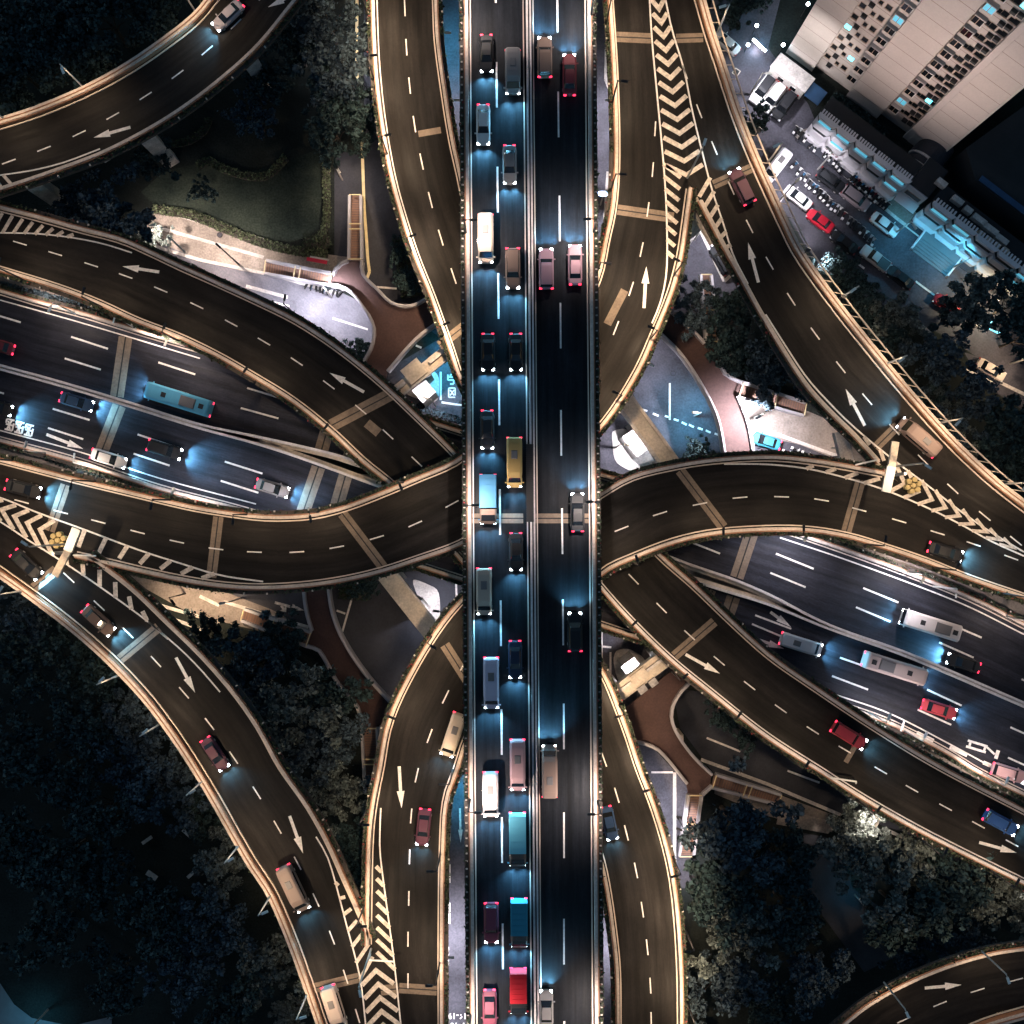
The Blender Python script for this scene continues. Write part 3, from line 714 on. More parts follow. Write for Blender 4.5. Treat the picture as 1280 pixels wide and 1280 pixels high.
line(es, [(0,538),(100,565),(200,598),(320,630)], ZE, .18); line(en, [(0,375),(100,403),(250,448)], ZE, .18)
line(en, [(975,672),(1047,696),(1135,728),(1210,758),(1280,793)], ZE, .2); line(es, [(1037,866),(1110,891),(1185,929),(1280,981)], ZE, .2)
# ---------------------------------------------------------------- footbridges, stairs, portal piers
ZF = 5.5
def rail_line(root, pts, z, name='railing', m='railing', h=1.1, wd=0.42):
    pl = smooth(Z(pts, z), ext=0, step=1.0); mb = MB()
    bar(mb, pl, -wd / 2, wd / 2, -0.9, h - 0.15, 1); bar(mb, pl, -0.06, 0.06, h - 0.15, h + 0.02, 1)
    mb.build(name, M[m], root)
def straight_rail(root, pts, m='railing', h=1.0, wd=0.36):
    P = [W(*p) for p in pts]; mb = MB()
    bar(mb, P, -wd / 2, wd / 2, -0.5, h, 1); mb.build('railing', M[m], root)
def stairs(root, a0, a1, b0, b1, z0, z1, n=None, land=None):
    """flight between edge a0-a1 at the bottom (z0) and b0-b1 at the top (z1), photo pixels"""
    A0, A1, B0, B1 = W(*a0, z0), W(*a1, z0), W(*b0, z1), W(*b1, z1)
    n = n or max(6, int((z1 - z0) / 0.2)); mb = MB()
    for i in range(n):
        t0, t1 = i / n, (i + 1) / n; z = z0 + (z1 - z0) * (i + 1) / n
        if land and land[0] < (t0 + t1) / 2 < land[1]: z = z0 + (z1 - z0) * land[0]
        p = [A0.lerp(B0, t0), A1.lerp(B1, t0), A1.lerp(B1, t1), A0.lerp(B0, t1)]
        mb.prism([(q.x, q.y) for q in p], z - 0.5, z)
    s = mb.build('stairs', M['step'], root)
    nb = MB()
    for i in (range(n + 1) if not land else range(n + 1)):
        t = i / n; z = z0 + (z1 - z0) * t
        p, q = A0.lerp(B0, t), A1.lerp(B1, t); d = (B0 - A0); d.z = 0; d.normalize()
        zz = z + .012 + (z1 - z0) / n
        if i < n: nb.box((p + q) / 2 * 1.0 - Vector((0, 0, ((p + q) / 2).z - zz)) , ((q - p).length * .96, .07, .02), math.atan2(q.y - p.y, q.x - p.x))
    nb.build('nosing', M['rail'], s)
    for a, b in ((A0, B0), (A1, B1)):
        mb = MB(); bar(mb, [a, a.lerp(b, .5), b], -0.2, 0.2, -0.4, 1.05, 1); mb.build('railing', M['railing'], root)
    mb = MB()
    for t in (0.0, .46, .54, 1.0):
        p, q = A0.lerp(B0, t) + Vector((0, 0, 1.1)), A1.lerp(B1, t) + Vector((0, 0, 1.1)); mb.tube((p, q), .09, 5)
    mb.build('crossbar', M['paint_yellow'], root)
def footbridge(label, poly, rails, flights):
    root = thing('footbridge', label, 'footbridge')
    mb = MB(); mb.prism([(p.x, p.y) for p in (W(*q, ZF) for q in poly)], ZF - 0.5, ZF); mb.build('deck', M['deck_red'], root)
    for r in rails: rail_line(root, r, ZF)
    for f in flights: stairs(root, *f)
    mb = MB(); c = sum((W(*q, 0) for q in poly), Vector()) / len(poly)
    mb.box((c.x, c.y, (ZF - .5) / 2), (1, 1, ZF - .5)); mb.build('column', M['concrete'], root)
footbridge('red paved footbridge in the upper left with a street lit white beside it',
    [(417,345),(422,334),(436,327),(453,327),(453,343),(475,365),(490,378),(505,384),(520,382),(560,366),(610,380),(560,400),(545,405),(520,425),(485,465),(470,500),(435,500),(452,457),(463,440),(468,420),(467,405),(455,385),(435,362),(413,357)],
    [[(414,357),(435,362),(455,385),(467,405),(468.5,420),(463,440),(450,460)], [(453,327),(453.5,343),(475,365),(487,378),(504,384),(520,382),(537,372)], [(550,402),(520,425),(485,465)], [(417,345),(423,333),(436,327)]],
    [((438,246),(452,246),(437,326),(453,326),.2,ZF), ((334,327),(332,343),(416,343),(413,358),.2,ZF)])
footbridge('red paved footbridge in the upper right whose lower end is lit almost white',
    [(800,360),(832,387),(880,428),(898,428),(901,460),(908,469),(927,478),(921,497),(930,525),(940,567),(950,640),(905,640),(905,571),(897,525),(875,480),(850,443),(823,417),(790,400)],
    [[(828,382),(857,406),(880,430)], [(820,413),(850,443),(875,480),(896,523),(906,575)], [(899,424),(901,460),(908,470),(928,479)], [(921,496),(934,530),(941,570)]],
    [((875,345),(888,345),(882,428),(898,428),.2,ZF), ((1003,520),(1006,516-12),(922,497),(928,479),.2,ZF)])
footbridge('dark red footbridge in the lower left between a dark street and the wood',
    [(378,690),(410,690),(412,737),(415,760),(430,800),(460,845),(497,885),(560,930),(520,950),(485,916),(474,908),(453,908),(447,882),(420,850),(400,813),(385,806),(391,788),(381,737)],
    [[(380,732),(384,765),(391,788)], [(411,732),(416,765),(430,800),(460,845),(500,889)], [(384,807),(400,813),(422,852),(448,884),(453,909)], [(474,908),(488,918)]],
    [((307,761),(303,775),(390,790),(384,807),.2,ZF), ((457,990),(476,990),(453,909),(472,909),.2,ZF)])
footbridge('red paved footbridge in the lower right ending at two flights beside big trees',
    [(770,895),(840,838),(880,820),(890,830),(862,850),(848,865),(840,882),(839,898),(846,917),(865,945),(889,966),(888,980),(876,991),(860,991),(857,974),(820,935),(802,928),(785,925),(775,940)],
    [[(864,850),(849,865),(840,882),(838.5,898),(846,917),(866,945),(889,967)], [(788,926),(803,928),(822,936),(858,978)], [(889,981),(884,988),(877,992)]],
    [((848,1068),(866,1068),(860,992),(876,992),.2,ZF), ((975,992),(970,1004),(894,967),(889,983),.2,ZF)])

def portal(label, a, b, wd, blocks, col, z=10.5):
    A, B = W(*a, z), W(*b, z); c = (A + B) / 2; an = math.atan2(B.y - A.y, B.x - A.x); L = (B - A).length; d = (B - A).normalized(); n = Vector((-d.y, d.x, 0))
    root = thing('portal_pier', label, 'bridge pier')
    mb = MB(); mb.box((c.x, c.y, z - .9), (L, wd, 1.8), an); mb.build('cap_beam', M['concrete'], root)
    for (t, o, l, w_, h, m) in blocks:
        mb = MB(); p = A + d * (L * t) + n * o; mb.box((p.x, p.y, z + h / 2 - .1), (l, w_, h + .2), an); mb.build('bearing_block', M[m], root)
    mb = MB()
    for t in (.1, .5, .9):
        p = A + d * (L * t); mb.box((p.x, p.y, (z - 1.8) / 2), (1.8, min(1.8, wd * .8), z - 1.8), an)
    mb.build('column', M['concrete_pale'], root)
    if col:
        p = W(col[0], col[1], z - 3.2); mb = MB(); mb.box((p.x, p.y, (z - 3.2) / 2), (col[2], col[3], z - 3.2), an); mb.build('pedestal', M['concrete_pale'], root)
portal('concrete pier cap in the upper left, white pedestal beside the blue bus lane', (479,503), (575,425), 1.75,
    [(.44,.6,3.0,2.6,.5,'concrete'),(.2,.15,2.9,.45,.7,'concrete_pale'),(.72,.15,2.9,.45,.7,'concrete_pale'),(.5,-1.0,10,.3,.5,'concrete_pale')], (530,489,2.5,2.3))
portal('long concrete pier cap in the upper right beside a white traffic island', (758,468), (846,588), 2.5,
    [(.5,1.0,12,.45,.35,'concrete'),(.5,-1.35,13,.5,.4,'concrete_pale')], (795,553,3.6,2.2))
portal('broad pale pier cap in the lower left between the dark street and a white island', (481,716), (560,816), 2.7,
    [(.5,1.38,12,.3,.35,'concrete_pale')], None)
portal('pale concrete pier cap in the lower right beside the red footbridge', (765,873), (836,820), 2.4,
    [(.78,.25,3.2,.4,.5,'concrete_pale'),(.22,.25,2.6,.4,.5,'concrete_pale'),(.5,.2,2.4,1.6,.4,'concrete'),(.42,-1.5,1.3,1.0,.5,'concrete_pale'),(.6,-1.6,1.2,1.0,.7,'concrete_pale')], (790,835,2.4,2.2))
def island(label, pts, inner=None):
    root = thing('traffic_island', label, 'traffic island')
    mb = MB(); P = [W(*p, 0) for p in pts]; mb.prism([(p.x, p.y) for p in P], 0, .26); mb.build('kerb', M['concrete_pale'], root)
    c = sum(P, Vector()) / len(P); mb = MB(); mb.prism([((p.x - c.x) * .88 + c.x, (p.y - c.y) * .88 + c.y) for p in P], .2, .30); mb.build('paving', M['concrete_pale'], root)
def rounded(pts, ext=0): return [(p.x, p.y) for p in pts]
def closed(pts):
    P = [Vector((p[0], p[1], 0)) for p in pts]; n = len(P); out = []
    for i in range(n):
        a, b, c = P[i - 1], P[i], P[(i + 1) % n]
        for t in (0, .33, .67, 1):
            p0 = b.lerp(a, .35); p1 = b.lerp(c, .35); q = p0.lerp(b, t).lerp(b.lerp(p1, t), t); out.append((q.x, q.y))
    return out
island('grey paved traffic island with a pale kerb below the white pedestal', closed([(506,492),(515,484),(540,462),(549,470),(549,498),(541,504),(520,498)]))
island('bright white traffic island beside the long pier cap in the upper right', closed([(765,550),(765,538),(785,535),(820,575),(815,592),(790,590),(768,578)]))
island('bright white traffic island beside the broad pier cap in the lower left', closed([(513,722),(530,728),(549,737),(551,770),(543,777),(533,772)]))
island('oval traffic island with a pale kerb below the pier cap in the lower right', closed([(766,825),(770,812),(785,810),(803,820),(812,835),(790,860),(772,852)]))

# ---------------------------------------------------------------- street lamps
def spot(parent, loc, watts, col, ang=138, blend=1.0, rot=(0, 0, 0), size=.25, name='lamp_light'):
    li = bpy.data.lights.new(name, 'SPOT'); li.energy = watts; li.color = col; li.spot_size = R(ang); li.spot_blend = blend; li.shadow_soft_size = size
    o = bpy.data.objects.new(name, li); COL.objects.link(o); o.parent = parent; o.location = loc; o.rotation_euler = rot; return o
def lamp(label, base, z, tow, h=8.0, reach=.6, watts=P_RAMP, col=WARM, glow=None, group='street lamps along the ramps', dark=False, tilt=10, name='street_lamp'):
    b = W(*base, z); t = W(*tow, z) - b; t.z = 0; t.normalize()
    root = thing(name, label, 'street lamp', b, math.atan2(t.y, t.x), group)
    pm = M['metal_dark'] if dark else M['metal']
    mb = MB(); mb.tube(((0, 0, 0), (0, 0, h)), .14, 7, r2=.09); mb.build('pole', pm, root)
    mb = MB(); mb.tube(((0, 0, h - .35), (reach * .4, 0, h - .02), (reach, 0, h + .05)), .06, 5); mb.build('arm', pm, root)
    mb = MB(); mb.box((reach + .3, 0, h + .04), (.95, .34, .16), 0, 0, .8); hd = mb.build('lamp_head', M['white_metal'] if not dark else pm, root)
    mb = MB(); mb.box((reach + .3, 0, h - .055), (.7, .24, .02)); mb.build('lens', glow or M['lit_head'], hd)
    if watts: spot(root, (reach + .3, 0, h - .12), watts, col, 128, .75, (0, R(-tilt), 0))
    return root
ORD = ['first','second','third','fourth','fifth','sixth','seventh','eighth','ninth','tenth','eleventh','twelfth']
def lamp_row(road, end, bases, z, toward, **kw):
    for i, b in enumerate(bases):
        lamp(f'{ORD[i]} lamp from the {end}, {road}', b, z, (b[0] + toward[i][0], b[1] + toward[i][1]) if isinstance(toward, list) else (b[0] + toward[0], b[1] + toward[1]), **kw)
lamp_row('outer side of the upper left corner ramp', 'left', [(8,151),(105,110),(244,14)], ZA, [(4,10),(4,10),(7,8)], watts=P_RAMP * 0.42, tilt=24)
lamp_row('outer side of the long upper right ramp', 'top', [(897,40),(960,203),(1050,373),(1107,455),(1173,529),(1252,605)], Z1, [(-10,3),(-10,5),(-10,7),(-9,7),(-8,8),(-8,9)], watts=P_RAMP * 0.6, tilt=24)
lamp_row('outer side of the long lower left ramp', 'left', [(31,738),(149,844),(200,905),(255,975),(300,1055),(340,1117),(385,1240)], Z1, [(6,-9),(8,-8),(8,-7),(9,-6),(9,-5),(9,-4),(10,-3)], watts=P_RAMP * 0.52, tilt=24)
lamp_row('added row on the upper side of the curved ramp at the left edge', 'left', [(18,576),(120,602),(215,625),(310,643),(400,640),(505,603)], Z1, [(-2,10),(-2,10),(-2,10),(0,10),(2,10),(4,9)], watts=P_RAMP * 0.42, dark=True)  # inner ramp rows from here are mostly added to light the decks
lamp_row('partly added row on the deck facing side of the curved ramp at the top edge', 'top', [(758,30),(765,130),(763,240),(745,345)], Z1, (10, 1), watts=P_RAMP * 0.85, dark=True)
lamp_row('partly added row on the left side of the curved ramp at the bottom edge', 'bottom', [(456,1130),(459,1010),(490,880),(540,795)], Z1, [(10,0),(10,0),(10,4),(9,6)], watts=P_RAMP * 0.72, dark=True)
lamp_row('added row on the lower side of the curved ramp at the right edge', 'left', [(790,703),(890,671),(985,667),(1080,680),(1165,709),(1250,741)], Z1, [(-3,-10),(0,-10),(0,-10),(2,-10),(3,-9),(3,-9)], watts=P_RAMP * 0.38, dark=True)
lamp_row('added row on the lower side of the low ramp at the left edge', 'left', [(30,350),(130,385),(225,427),(320,478),(415,545)], Z3, [(3,-9),(3,-9),(4,-9),(5,-8),(6,-8)], watts=P_RAMP * 0.36, dark=True)
lamp_row('partly added row on the right side of the low ramp near the bottom edge', 'top', [(773,880),(806,968),(840,1070),(856,1160),(858,1250)], Z3, [(-9,3),(-9,3),(-10,2),(-10,1),(-10,0)], watts=P_RAMP * 1.25, dark=True)
lamp_row('partly added row on the left side of the low ramp near the top edge', 'top', [(460,20),(468,100),(485,195),(515,315),(555,420)], Z3, [(10,0),(10,-1),(10,-2),(9,-3),(9,-4)], watts=P_RAMP * 1.45, dark=True)
lamp_row('partly added row on the lower side of the low ramp at the right edge', 'left', [(780,777),(840,840),(905,886),(985,945),(1070,998),(1150,1048),(1235,1085)], Z3, [(7,-7),(7,-7),(6,-8),(6,-8),(6,-8),(5,-9),(5,-9)], watts=P_RAMP * 0.4, dark=True)
lamp_row('lower right corner ramp', 'left', [(1105,1228),(1225,1187)], ZA, [(4,9),(3,9)], watts=P_RAMP * .4)
lamp_row('left edge of the straight deck', 'top', [(580,22),(583,293),(585,632),(588,997),(589,1265)], ZT, (10, 0), h=7, reach=.9, watts=P_RAMP * 1.0, col=PEACH, dark=True)
lamp_row('right edge of the straight deck', 'top', [(738,22),(741,292),(744,628),(746,999),(748,1268)], ZT, (-10, 0), h=7, reach=.9, watts=P_RAMP * 1.0, col=PEACH, dark=True)
lamp_row('added row on the outer side of the curved ramp right of the deck', 'top', [(842,345),(812,425),(770,502)], Z1, (-9, -4), watts=P_RAMP * 0.95, dark=True)  # this row and the next are added to brighten the curved ramps
lamp_row('added row on the right side of the curved ramp at the bottom edge', 'top', [(566,962),(551,1065),(550,1200)], Z1, (-10, 0), watts=P_RAMP * 0.5, dark=True)
lamp_row('added at the fork tips of the long outer ramps', 'top', [(859,222),(1112,584),(86,680),(464,1186)], Z1, [(3,-9),(9,6),(-9,-6),(2,10)], watts=P_RAMP * .8, h=12, tilt=0, reach=.5)  # lamps added to light the sign gantries and fork tips
# lamps of the crossing road; most street lamps below are added to light gaps
K = dict(group='lamps of the streets below the ramps')
lamp('lamp beside a white bracket post on the upper road verge at the left', (95,392), ZE, (90,402), watts=P_RAMP * .5, col=PEACH, **K)
lamp('lamp on the upper road verge where the low ramp covers it', (232,432), ZE, (228,442), watts=P_RAMP * .65, col=PEACH, **K)
lamp('lamp on the lower verge of the wide road near the left edge', (60,567), ZE, (64,556), watts=P_RAMP * .35, col=PEACH, **K)
lamp('lamp on the lower verge of the wide road left of the joint pair', (235,622), ZE, (239,611), watts=P_RAMP * .5, col=WHITE, **K)
lamp('lamp on the lower verge of the wide road close to the curved ramp', (355,655), ZE, (358,645), watts=P_RAMP * .8, col=WHITE, **K)
lamp('lamp on the upper road verge where it leaves the right curved ramp', (990,664), ZE, (987,674), watts=P_RAMP * 1.1, col=WHITE, **K)
lamp('lamp beside a white bracket post on the upper road verge at the right', (1130,714), ZE, (1126,724), watts=P_RAMP * 1.1, col=WHITE, **K)
lamp('lamp on the upper verge of the wide road closest to the right edge', (1255,770), ZE, (1251,780), watts=P_RAMP * .4, col=PEACH, **K)
lamp('lamp on the lower verge of the wide road, above the dark red suv', (1085,890), ZE, (1089,880), watts=P_RAMP * .6, col=WHITE, **K)
lamp('lamp on the lower verge of the wide road above the hatched strip', (1128,912), ZE, (1132,902), watts=P_RAMP * .5, col=PEACH, **K)
lamp('lamp on the lower verge of the wide road at the right edge', (1225,965), ZE, (1229,955), watts=P_RAMP * .55, col=PEACH, **K)
lamp('lamp between the wide road and the low ramp, right of their crossing', (905,800), ZE, (912,790), h=5, watts=P_RAMP * 1.3, col=WHITE, **K)
lamp('white lamp over the brightest street in the upper left', (415,372), 0, (430,378), h=9, watts=P_RAMP * 1.8, col=WHITE, glow=M['lit_white'], **K)
lamp('dark two armed lamp over the pale pavement in the upper left', (298,330), 0, (285,318), h=9, watts=P_RAMP * 1.3, col=PEACH, dark=True, **K)
lamp('dark lamp over the street between pavement and low ramp', (368,392), 0, (372,375), h=8, watts=P_RAMP * 1.1, col=WHITE, dark=True, **K)
lamp('pale lamp at the left end of the pavement in the upper left', (205,300), 0, (225,296), h=8, watts=P_RAMP * 1.1, col=PEACH, **K)
lamp('dim lamp beside the flight of stairs in the upper left', (428,225), 0, (438,240), h=7, watts=P_RAMP * .35, col=PEACH, **K)
lamp('bright bare lamp among the trees left of the low ramp', (455,100), 0, (452,92), h=9, watts=P_RAMP * .5, col=WHITE, glow=M['lit_white'], **K)
lamp('added lamp over the dark street left of the low ramp near the top', (470,30), 0, (476,40), h=8, watts=P_RAMP * .25, col=WHITE, **K)
lamp('added lamp over the narrow street left of the straight deck near the top', (556,70), 0, (566,70), h=8, watts=P_RAMP * 1.1, col=TEAL, **K)  # teal street lamps are added for the blue tint on the ground
lamp('added lamp over the narrow street left of the straight deck, lower', (568,150), 0, (574,150), h=8, watts=P_RAMP * .8, col=WHITE, **K)
lamp('added lamp over the blue bus lane with white lettering', (552,455), 0, (566,465), h=7, watts=P_RAMP * 1.0, col=TEAL, **K)
lamp('added lamp on the grey island beside the white pedestal', (545,508), 0, (532,504), h=9.5, watts=P_RAMP * .9, col=WHITE, **K)
lamp('added lamp over the street right of the straight deck near the top', (762,150), 0, (752,150), h=8, watts=P_RAMP * 1.5, col=WHITE, **K)
lamp('added lamp over the street right of the straight deck, beside a small blue sign', (762,262), 0, (752,258), h=8, watts=P_RAMP * 1.4, col=WHITE, **K)
lamp('added lamp in the pale yard between the two upper right ramps', (868,300), 0, (878,310), h=8, watts=P_RAMP * 1.1, col=WHITE, **K)
lamp('added lamp on the left side of the blue street in the upper right', (800,460), 0, (812,470), h=8, watts=P_RAMP * .7, col=WHITE, **K)
lamp('added lamp over the blue end of the street in the upper right', (868,520), 0, (852,520), h=6, watts=P_RAMP * .9, col=TEAL, **K)
lamp('white lamp above the brightest end of the footbridge in the upper right', (943,522), ZF - .5, (924,532), h=6.5, watts=P_RAMP * 6.0, col=WHITE, glow=M['lit_white'], **K)
lamp('added lamp on the white island beside the long pier cap', (768,560), 0, (780,562), h=9.8, watts=P_RAMP * 1.5, col=WHITE, **K)
lamp('lamp over the pavement inside the fork of the upper right ramps', (1040,560), 0, (1020,560), h=8, watts=P_RAMP * .6, col=PEACH, **K)
lamp('dark lamp casting a long shadow on the pavement in the lower left', (232,742), 0, (240,752), h=8, watts=P_RAMP * 1.0, col=WARM, dark=True, **K)
lamp('added lamp at the right end of the pavement in the lower left', (300,748), 0, (290,750), h=7, watts=P_RAMP * .5, col=WARM, **K)
lamp('added dark lamp on the white island in the lower left', (556,760), 0, (545,758), h=7, watts=P_RAMP * .6, col=WHITE, dark=True, **K)
lamp('added lamp over the dark street beside the lower left footbridge', (522,858), 0, (505,850), h=5, watts=P_RAMP * .12, col=PEACH, **K)
lamp('added lamp on the oval island in the lower right', (772,822), 0, (784,826), h=9.3, watts=P_RAMP * .8, col=WHITE, **K)
lamp('added lamp over the paved gap right of the straight deck in the lower right', (754,760), 0, (764,765), h=7, watts=P_RAMP * 1.0, col=PEACH, **K)
lamp('added lamp beside the street and the two flights in the lower right', (846,1020), 0, (832,1015), h=8, watts=P_RAMP * 1.1, col=WHITE, dark=True, **K)
lamp('dark lamp at the foot of the flight in the lower right', (862,1095), 0, (850,1090), h=8, watts=P_RAMP * .8, col=WHITE, dark=True, **K)
lamp('lamp shining on the tree tops beside the lower right street', (1066,996), 0, (1060,1008), h=12, watts=P_RAMP * .8, col=PEACH, **K)
lamp('lamp shining on the tree tops at the right edge', (1262,1085), 0, (1255,1100), h=12, watts=P_RAMP * .9, col=PEACH, **K)
lamp('added lamp over the white road numerals at the bottom edge', (561,1275), 0, (572,1272), h=8, watts=P_RAMP * 1.2, col=WHITE, **K)
lamp('added lamp over the narrow street left of the straight deck near the bottom', (560,1170), 0, (572,1170), h=8, watts=P_RAMP * 2.4, col=WHITE, **K)
lamp('added lamp over the narrow street left of the straight deck, above the arrow', (562,975), 0, (574,975), h=8, watts=P_RAMP * 1.6, col=TEAL, **K)
lamp('added lamp over the narrow street right of the straight deck near the bottom', (769,1180), 0, (760,1180), h=8, watts=P_RAMP * 2.0, col=WHITE, **K)
lamp('lamp in the yard beside the white cars under the cable rail', (975,250), 0, (985,240), h=8, watts=P_RAMP * .9, col=WHITE, **K)
lamp('lamp at the end of the row of white lit scooters', (1007,345), 0, (1017,335), h=8, watts=P_RAMP * .7, col=WHITE, glow=M['lit_white'], **K)
lamp('added blue lamp for shop light before the shop row, beside the wide steps', (1190,335), 0, (1180,325), h=7, watts=P_RAMP * .42, col=TEAL, glow=M['lit_white'], **K)  # this and the next lamp stand in for teal light from the shops
lamp('added blue lamp for shop light before the shop row, left of the wide steps', (1118,292), 0, (1124,302), h=7, watts=P_RAMP * .32, col=TEAL, glow=M['lit_white'], **K)
lamp('lamp over the road beside the pale car at the right edge', (1262,455), 0, (1252,462), h=8, watts=P_RAMP * .6, col=WARM, **K)
lamp('lamp shining through a tree top near the right edge', (1228,384), 0, (1222,384), h=6.5, watts=P_RAMP * .9, col=(1, .85, .55), **K)
lamp('added blue lamp over the path in the lower left corner', (60,1262), 0, (50,1268), h=6, watts=P_RAMP * .14, col=TEAL, **K)
lamp('added blue lamp over the dark footpath in the lower right wood', (1068,1118), 0, (1060,1108), h=5, watts=P_RAMP * .05, col=TEAL, **K)
lamp('added lamp on the pavement strip above the wide road at the left edge', (60,362), ZV, (70,365), h=5, watts=P_RAMP * .3, col=PEACH, **K)  # strip lamps added to light the verges
lamp('added lamp on the pavement strip above the wide road, nearer the low ramp', (190,408), ZV, (200,412), h=5, watts=P_RAMP * .3, col=PEACH, **K)
lamp('added lamp on the pavement strip below the wide road at the left edge', (110,592), ZV, (120,592), h=5, watts=P_RAMP * .3, col=PEACH, **K)
lamp('added lamp on the pavement strip below the wide road, nearer the middle', (235,635), ZV, (245,637), h=5, watts=P_RAMP * .3, col=PEACH, **K)
lamp('added lamp on the pavement strip above the wide road at the right', (1110,690), ZV, (1120,694), h=5, watts=P_RAMP * .3, col=PEACH, **K)
lamp('added lamp on the pavement strip below the wide road at the right', (1190,962), ZV, (1200,966), h=5, watts=P_RAMP * .3, col=PEACH, **K)
lamp('added lamp in the yard with three parked cars below the tower', (938,118), 0, (952,118), h=8, watts=P_RAMP * 1.0, col=WHITE, **K)  # added to light the parked cars white
lamp('lamp at the street before the left end of the shop row', (1022,212), 0, (1012,204), h=8, watts=P_RAMP * .35, col=WHITE, **K)
# fill lights added to brighten the tower walls, on short posts
def add_fill_light(label, base, aim, z, watts, col, h=3.0, ang=110, bz=0):
    b = W(*base, bz); root = thing('fill_light', label, 'fill_light', b)
    mb = MB(); mb.tube(((0, 0, 0), (0, 0, h)), .1, 6); mb.build('post', M['metal_dark'], root)
    t = W(*aim, z) - b - Vector((0, 0, h)); an = math.atan2(t.y, t.x)
    mb = MB(); mb.box((0, 0, h + .15), (.5, .6, .4), an); hd = mb.build('housing', M['metal_dark'], root)
    p = Vector((math.cos(an) * .27, math.sin(an) * .27, h + .15)); mb = MB(); mb.box(p, (.03, .5, .3), an); mb.build('lens', M['lit_soft'], hd)
    o = spot(root, p + Vector((math.cos(an), math.sin(an), 0)) * .1, watts, col, ang); o.rotation_euler = t.to_track_quat('-Z', 'Y').to_euler()
add_fill_light('first added fill light on the cable rail, aimed at the left tower wall', (944,170), (1012,55), 6, 26000, (1,.95,.95), 2.2, 48, Z1)
add_fill_light('second added fill light on the cable rail, aimed at the middle tower wall', (1004,318), (1110,110), 24, 20000, (1, .81, .75), 2.2, 95, Z1)
add_fill_light('third added fill light on the cable rail, aimed at the right tower wall', (1048,375), (1200,130), 24, 20000, (1, .80, .75), 2.2, 85, Z1)
# ---------------------------------------------------------------- tower block, shop row and small buildings (upper right)
def storey_mat(name, col, groove):
    m = M['wall'].copy(); m.name = name; t = m.node_tree; b = t.nodes['Principled BSDF']
    src = b.inputs['Base Color'].links[0].from_socket
    geo = t.nodes.new('ShaderNodeNewGeometry'); sp = t.nodes.new('ShaderNodeSeparateXYZ'); t.links.new(geo.outputs['Position'], sp.inputs[0])
    md = t.nodes.new('ShaderNodeMath'); md.operation = 'FLOORED_MODULO'; md.inputs[1].default_value = 3.2; t.links.new(sp.outputs['Z'], md.inputs[0])
    lt = t.nodes.new('ShaderNodeMath'); lt.operation = 'LESS_THAN'; lt.inputs[1].default_value = 0.10; t.links.new(md.outputs[0], lt.inputs[0])
    mx = t.nodes.new('ShaderNodeMix'); mx.data_type = 'RGBA'; t.links.new(lt.outputs[0], mx.inputs[0]); t.links.new(src, mx.inputs[6]); mx.inputs[7].default_value = (*groove, 1)
    t.links.new(mx.outputs[2], b.inputs['Base Color']); return m
M['wall_storey'] = storey_mat('tower_wall_panels', None, (0.30, 0.20, 0.16))
PX = H / F
tw_ang = -math.atan2(0.588, 0.809)
O = W(982, 66, 0)
tower = thing('apartment_tower', 'tall pale apartment block with blank wall panels between two strips of windows', 'building', O, tw_ang)
# local axes: +x along the front, -y outward towards the crossing
TH = 61.0
def lbox(x0, x1, y0, y1, z0, z1, mb=None, mi=0):
    mb = mb or MB(); mb.box(((x0 + x1) / 2, (y0 + y1) / 2, (z0 + z1) / 2), (abs(x1 - x0), abs(y1 - y0), z1 - z0), 0, mi); return mb
sx = [0, 4.9, 11.3, 17.1, 22.9, 27.9]
for k in (0, 2, 4): lbox(sx[k], sx[k + 1], 0, 16, 0, TH).build('wall_panel', M['wall_storey'], tower)
for k in (1, 3): lbox(sx[k], sx[k + 1], 1.0, 16, 0, TH).build('window_wall', M['wall_storey'], tower)
lbox(27.9, 28.15, -.12, 16, 0, TH).build('corner_pilaster', M['metal'], tower)
lbox(22.0, 22.9, .1, .99, 0, TH).build('corner_pilaster', M['wall'], tower)
lbox(-.3, 28.4, -.3, 16.3, TH, TH + .8).build('parapet', M['wall_trim'], tower)
def bay_mesh(glass):
    mb = MB(); lbox(-.75, .75, -.8, 0, .95, 2.55, mb, 0); lbox(-.66, -.06, -.84, -.8, 1.1, 2.42, mb, 1); lbox(.04, .66, -.84, -.8, 1.1, 2.42, mb, 1)
    lbox(-.85, .85, -.92, 0, 2.56, 2.72, mb, 2); lbox(-.8, .8, -.7, 0, .1, .94, mb, 2); lbox(.68, .78, -.9, -.1, .95, 2.5, mb, 3)
    return mb.mesh('bay_window', [M['wall_trim'], glass, M['wall'], M['white_metal']])
def win_mesh(glass, w_=.42, h=1.0):
    mb = MB(); lbox(-w_ - .08, w_ + .08, -.05, 0, 1.0, 1.0 + h + .1, mb, 0); lbox(-w_, w_, -.08, -.05, 1.06, 1.04 + h, mb, 1); lbox(-w_ - .1, w_ + .1, -.16, 0, .9, .99, mb, 0)
    return mb.mesh('window', [M['wall_trim'], glass])
bayD, bayL = bay_mesh(M['glass']), bay_mesh(M['lit_teal_soft']); winD, winL, winS = win_mesh(M['glass']), win_mesh(M['lit_teal'], .45, 1.1), win_mesh(M['glass'], .28, .8)
ac = MB(); lbox(-.4, .4, -.5, 0, .35, .85, ac); lbox(-.34, .34, -.44, -.05, .85, .9, ac); ac = ac.mesh('air_conditioner', [M['metal_dark']])
rt = random.Random(5)
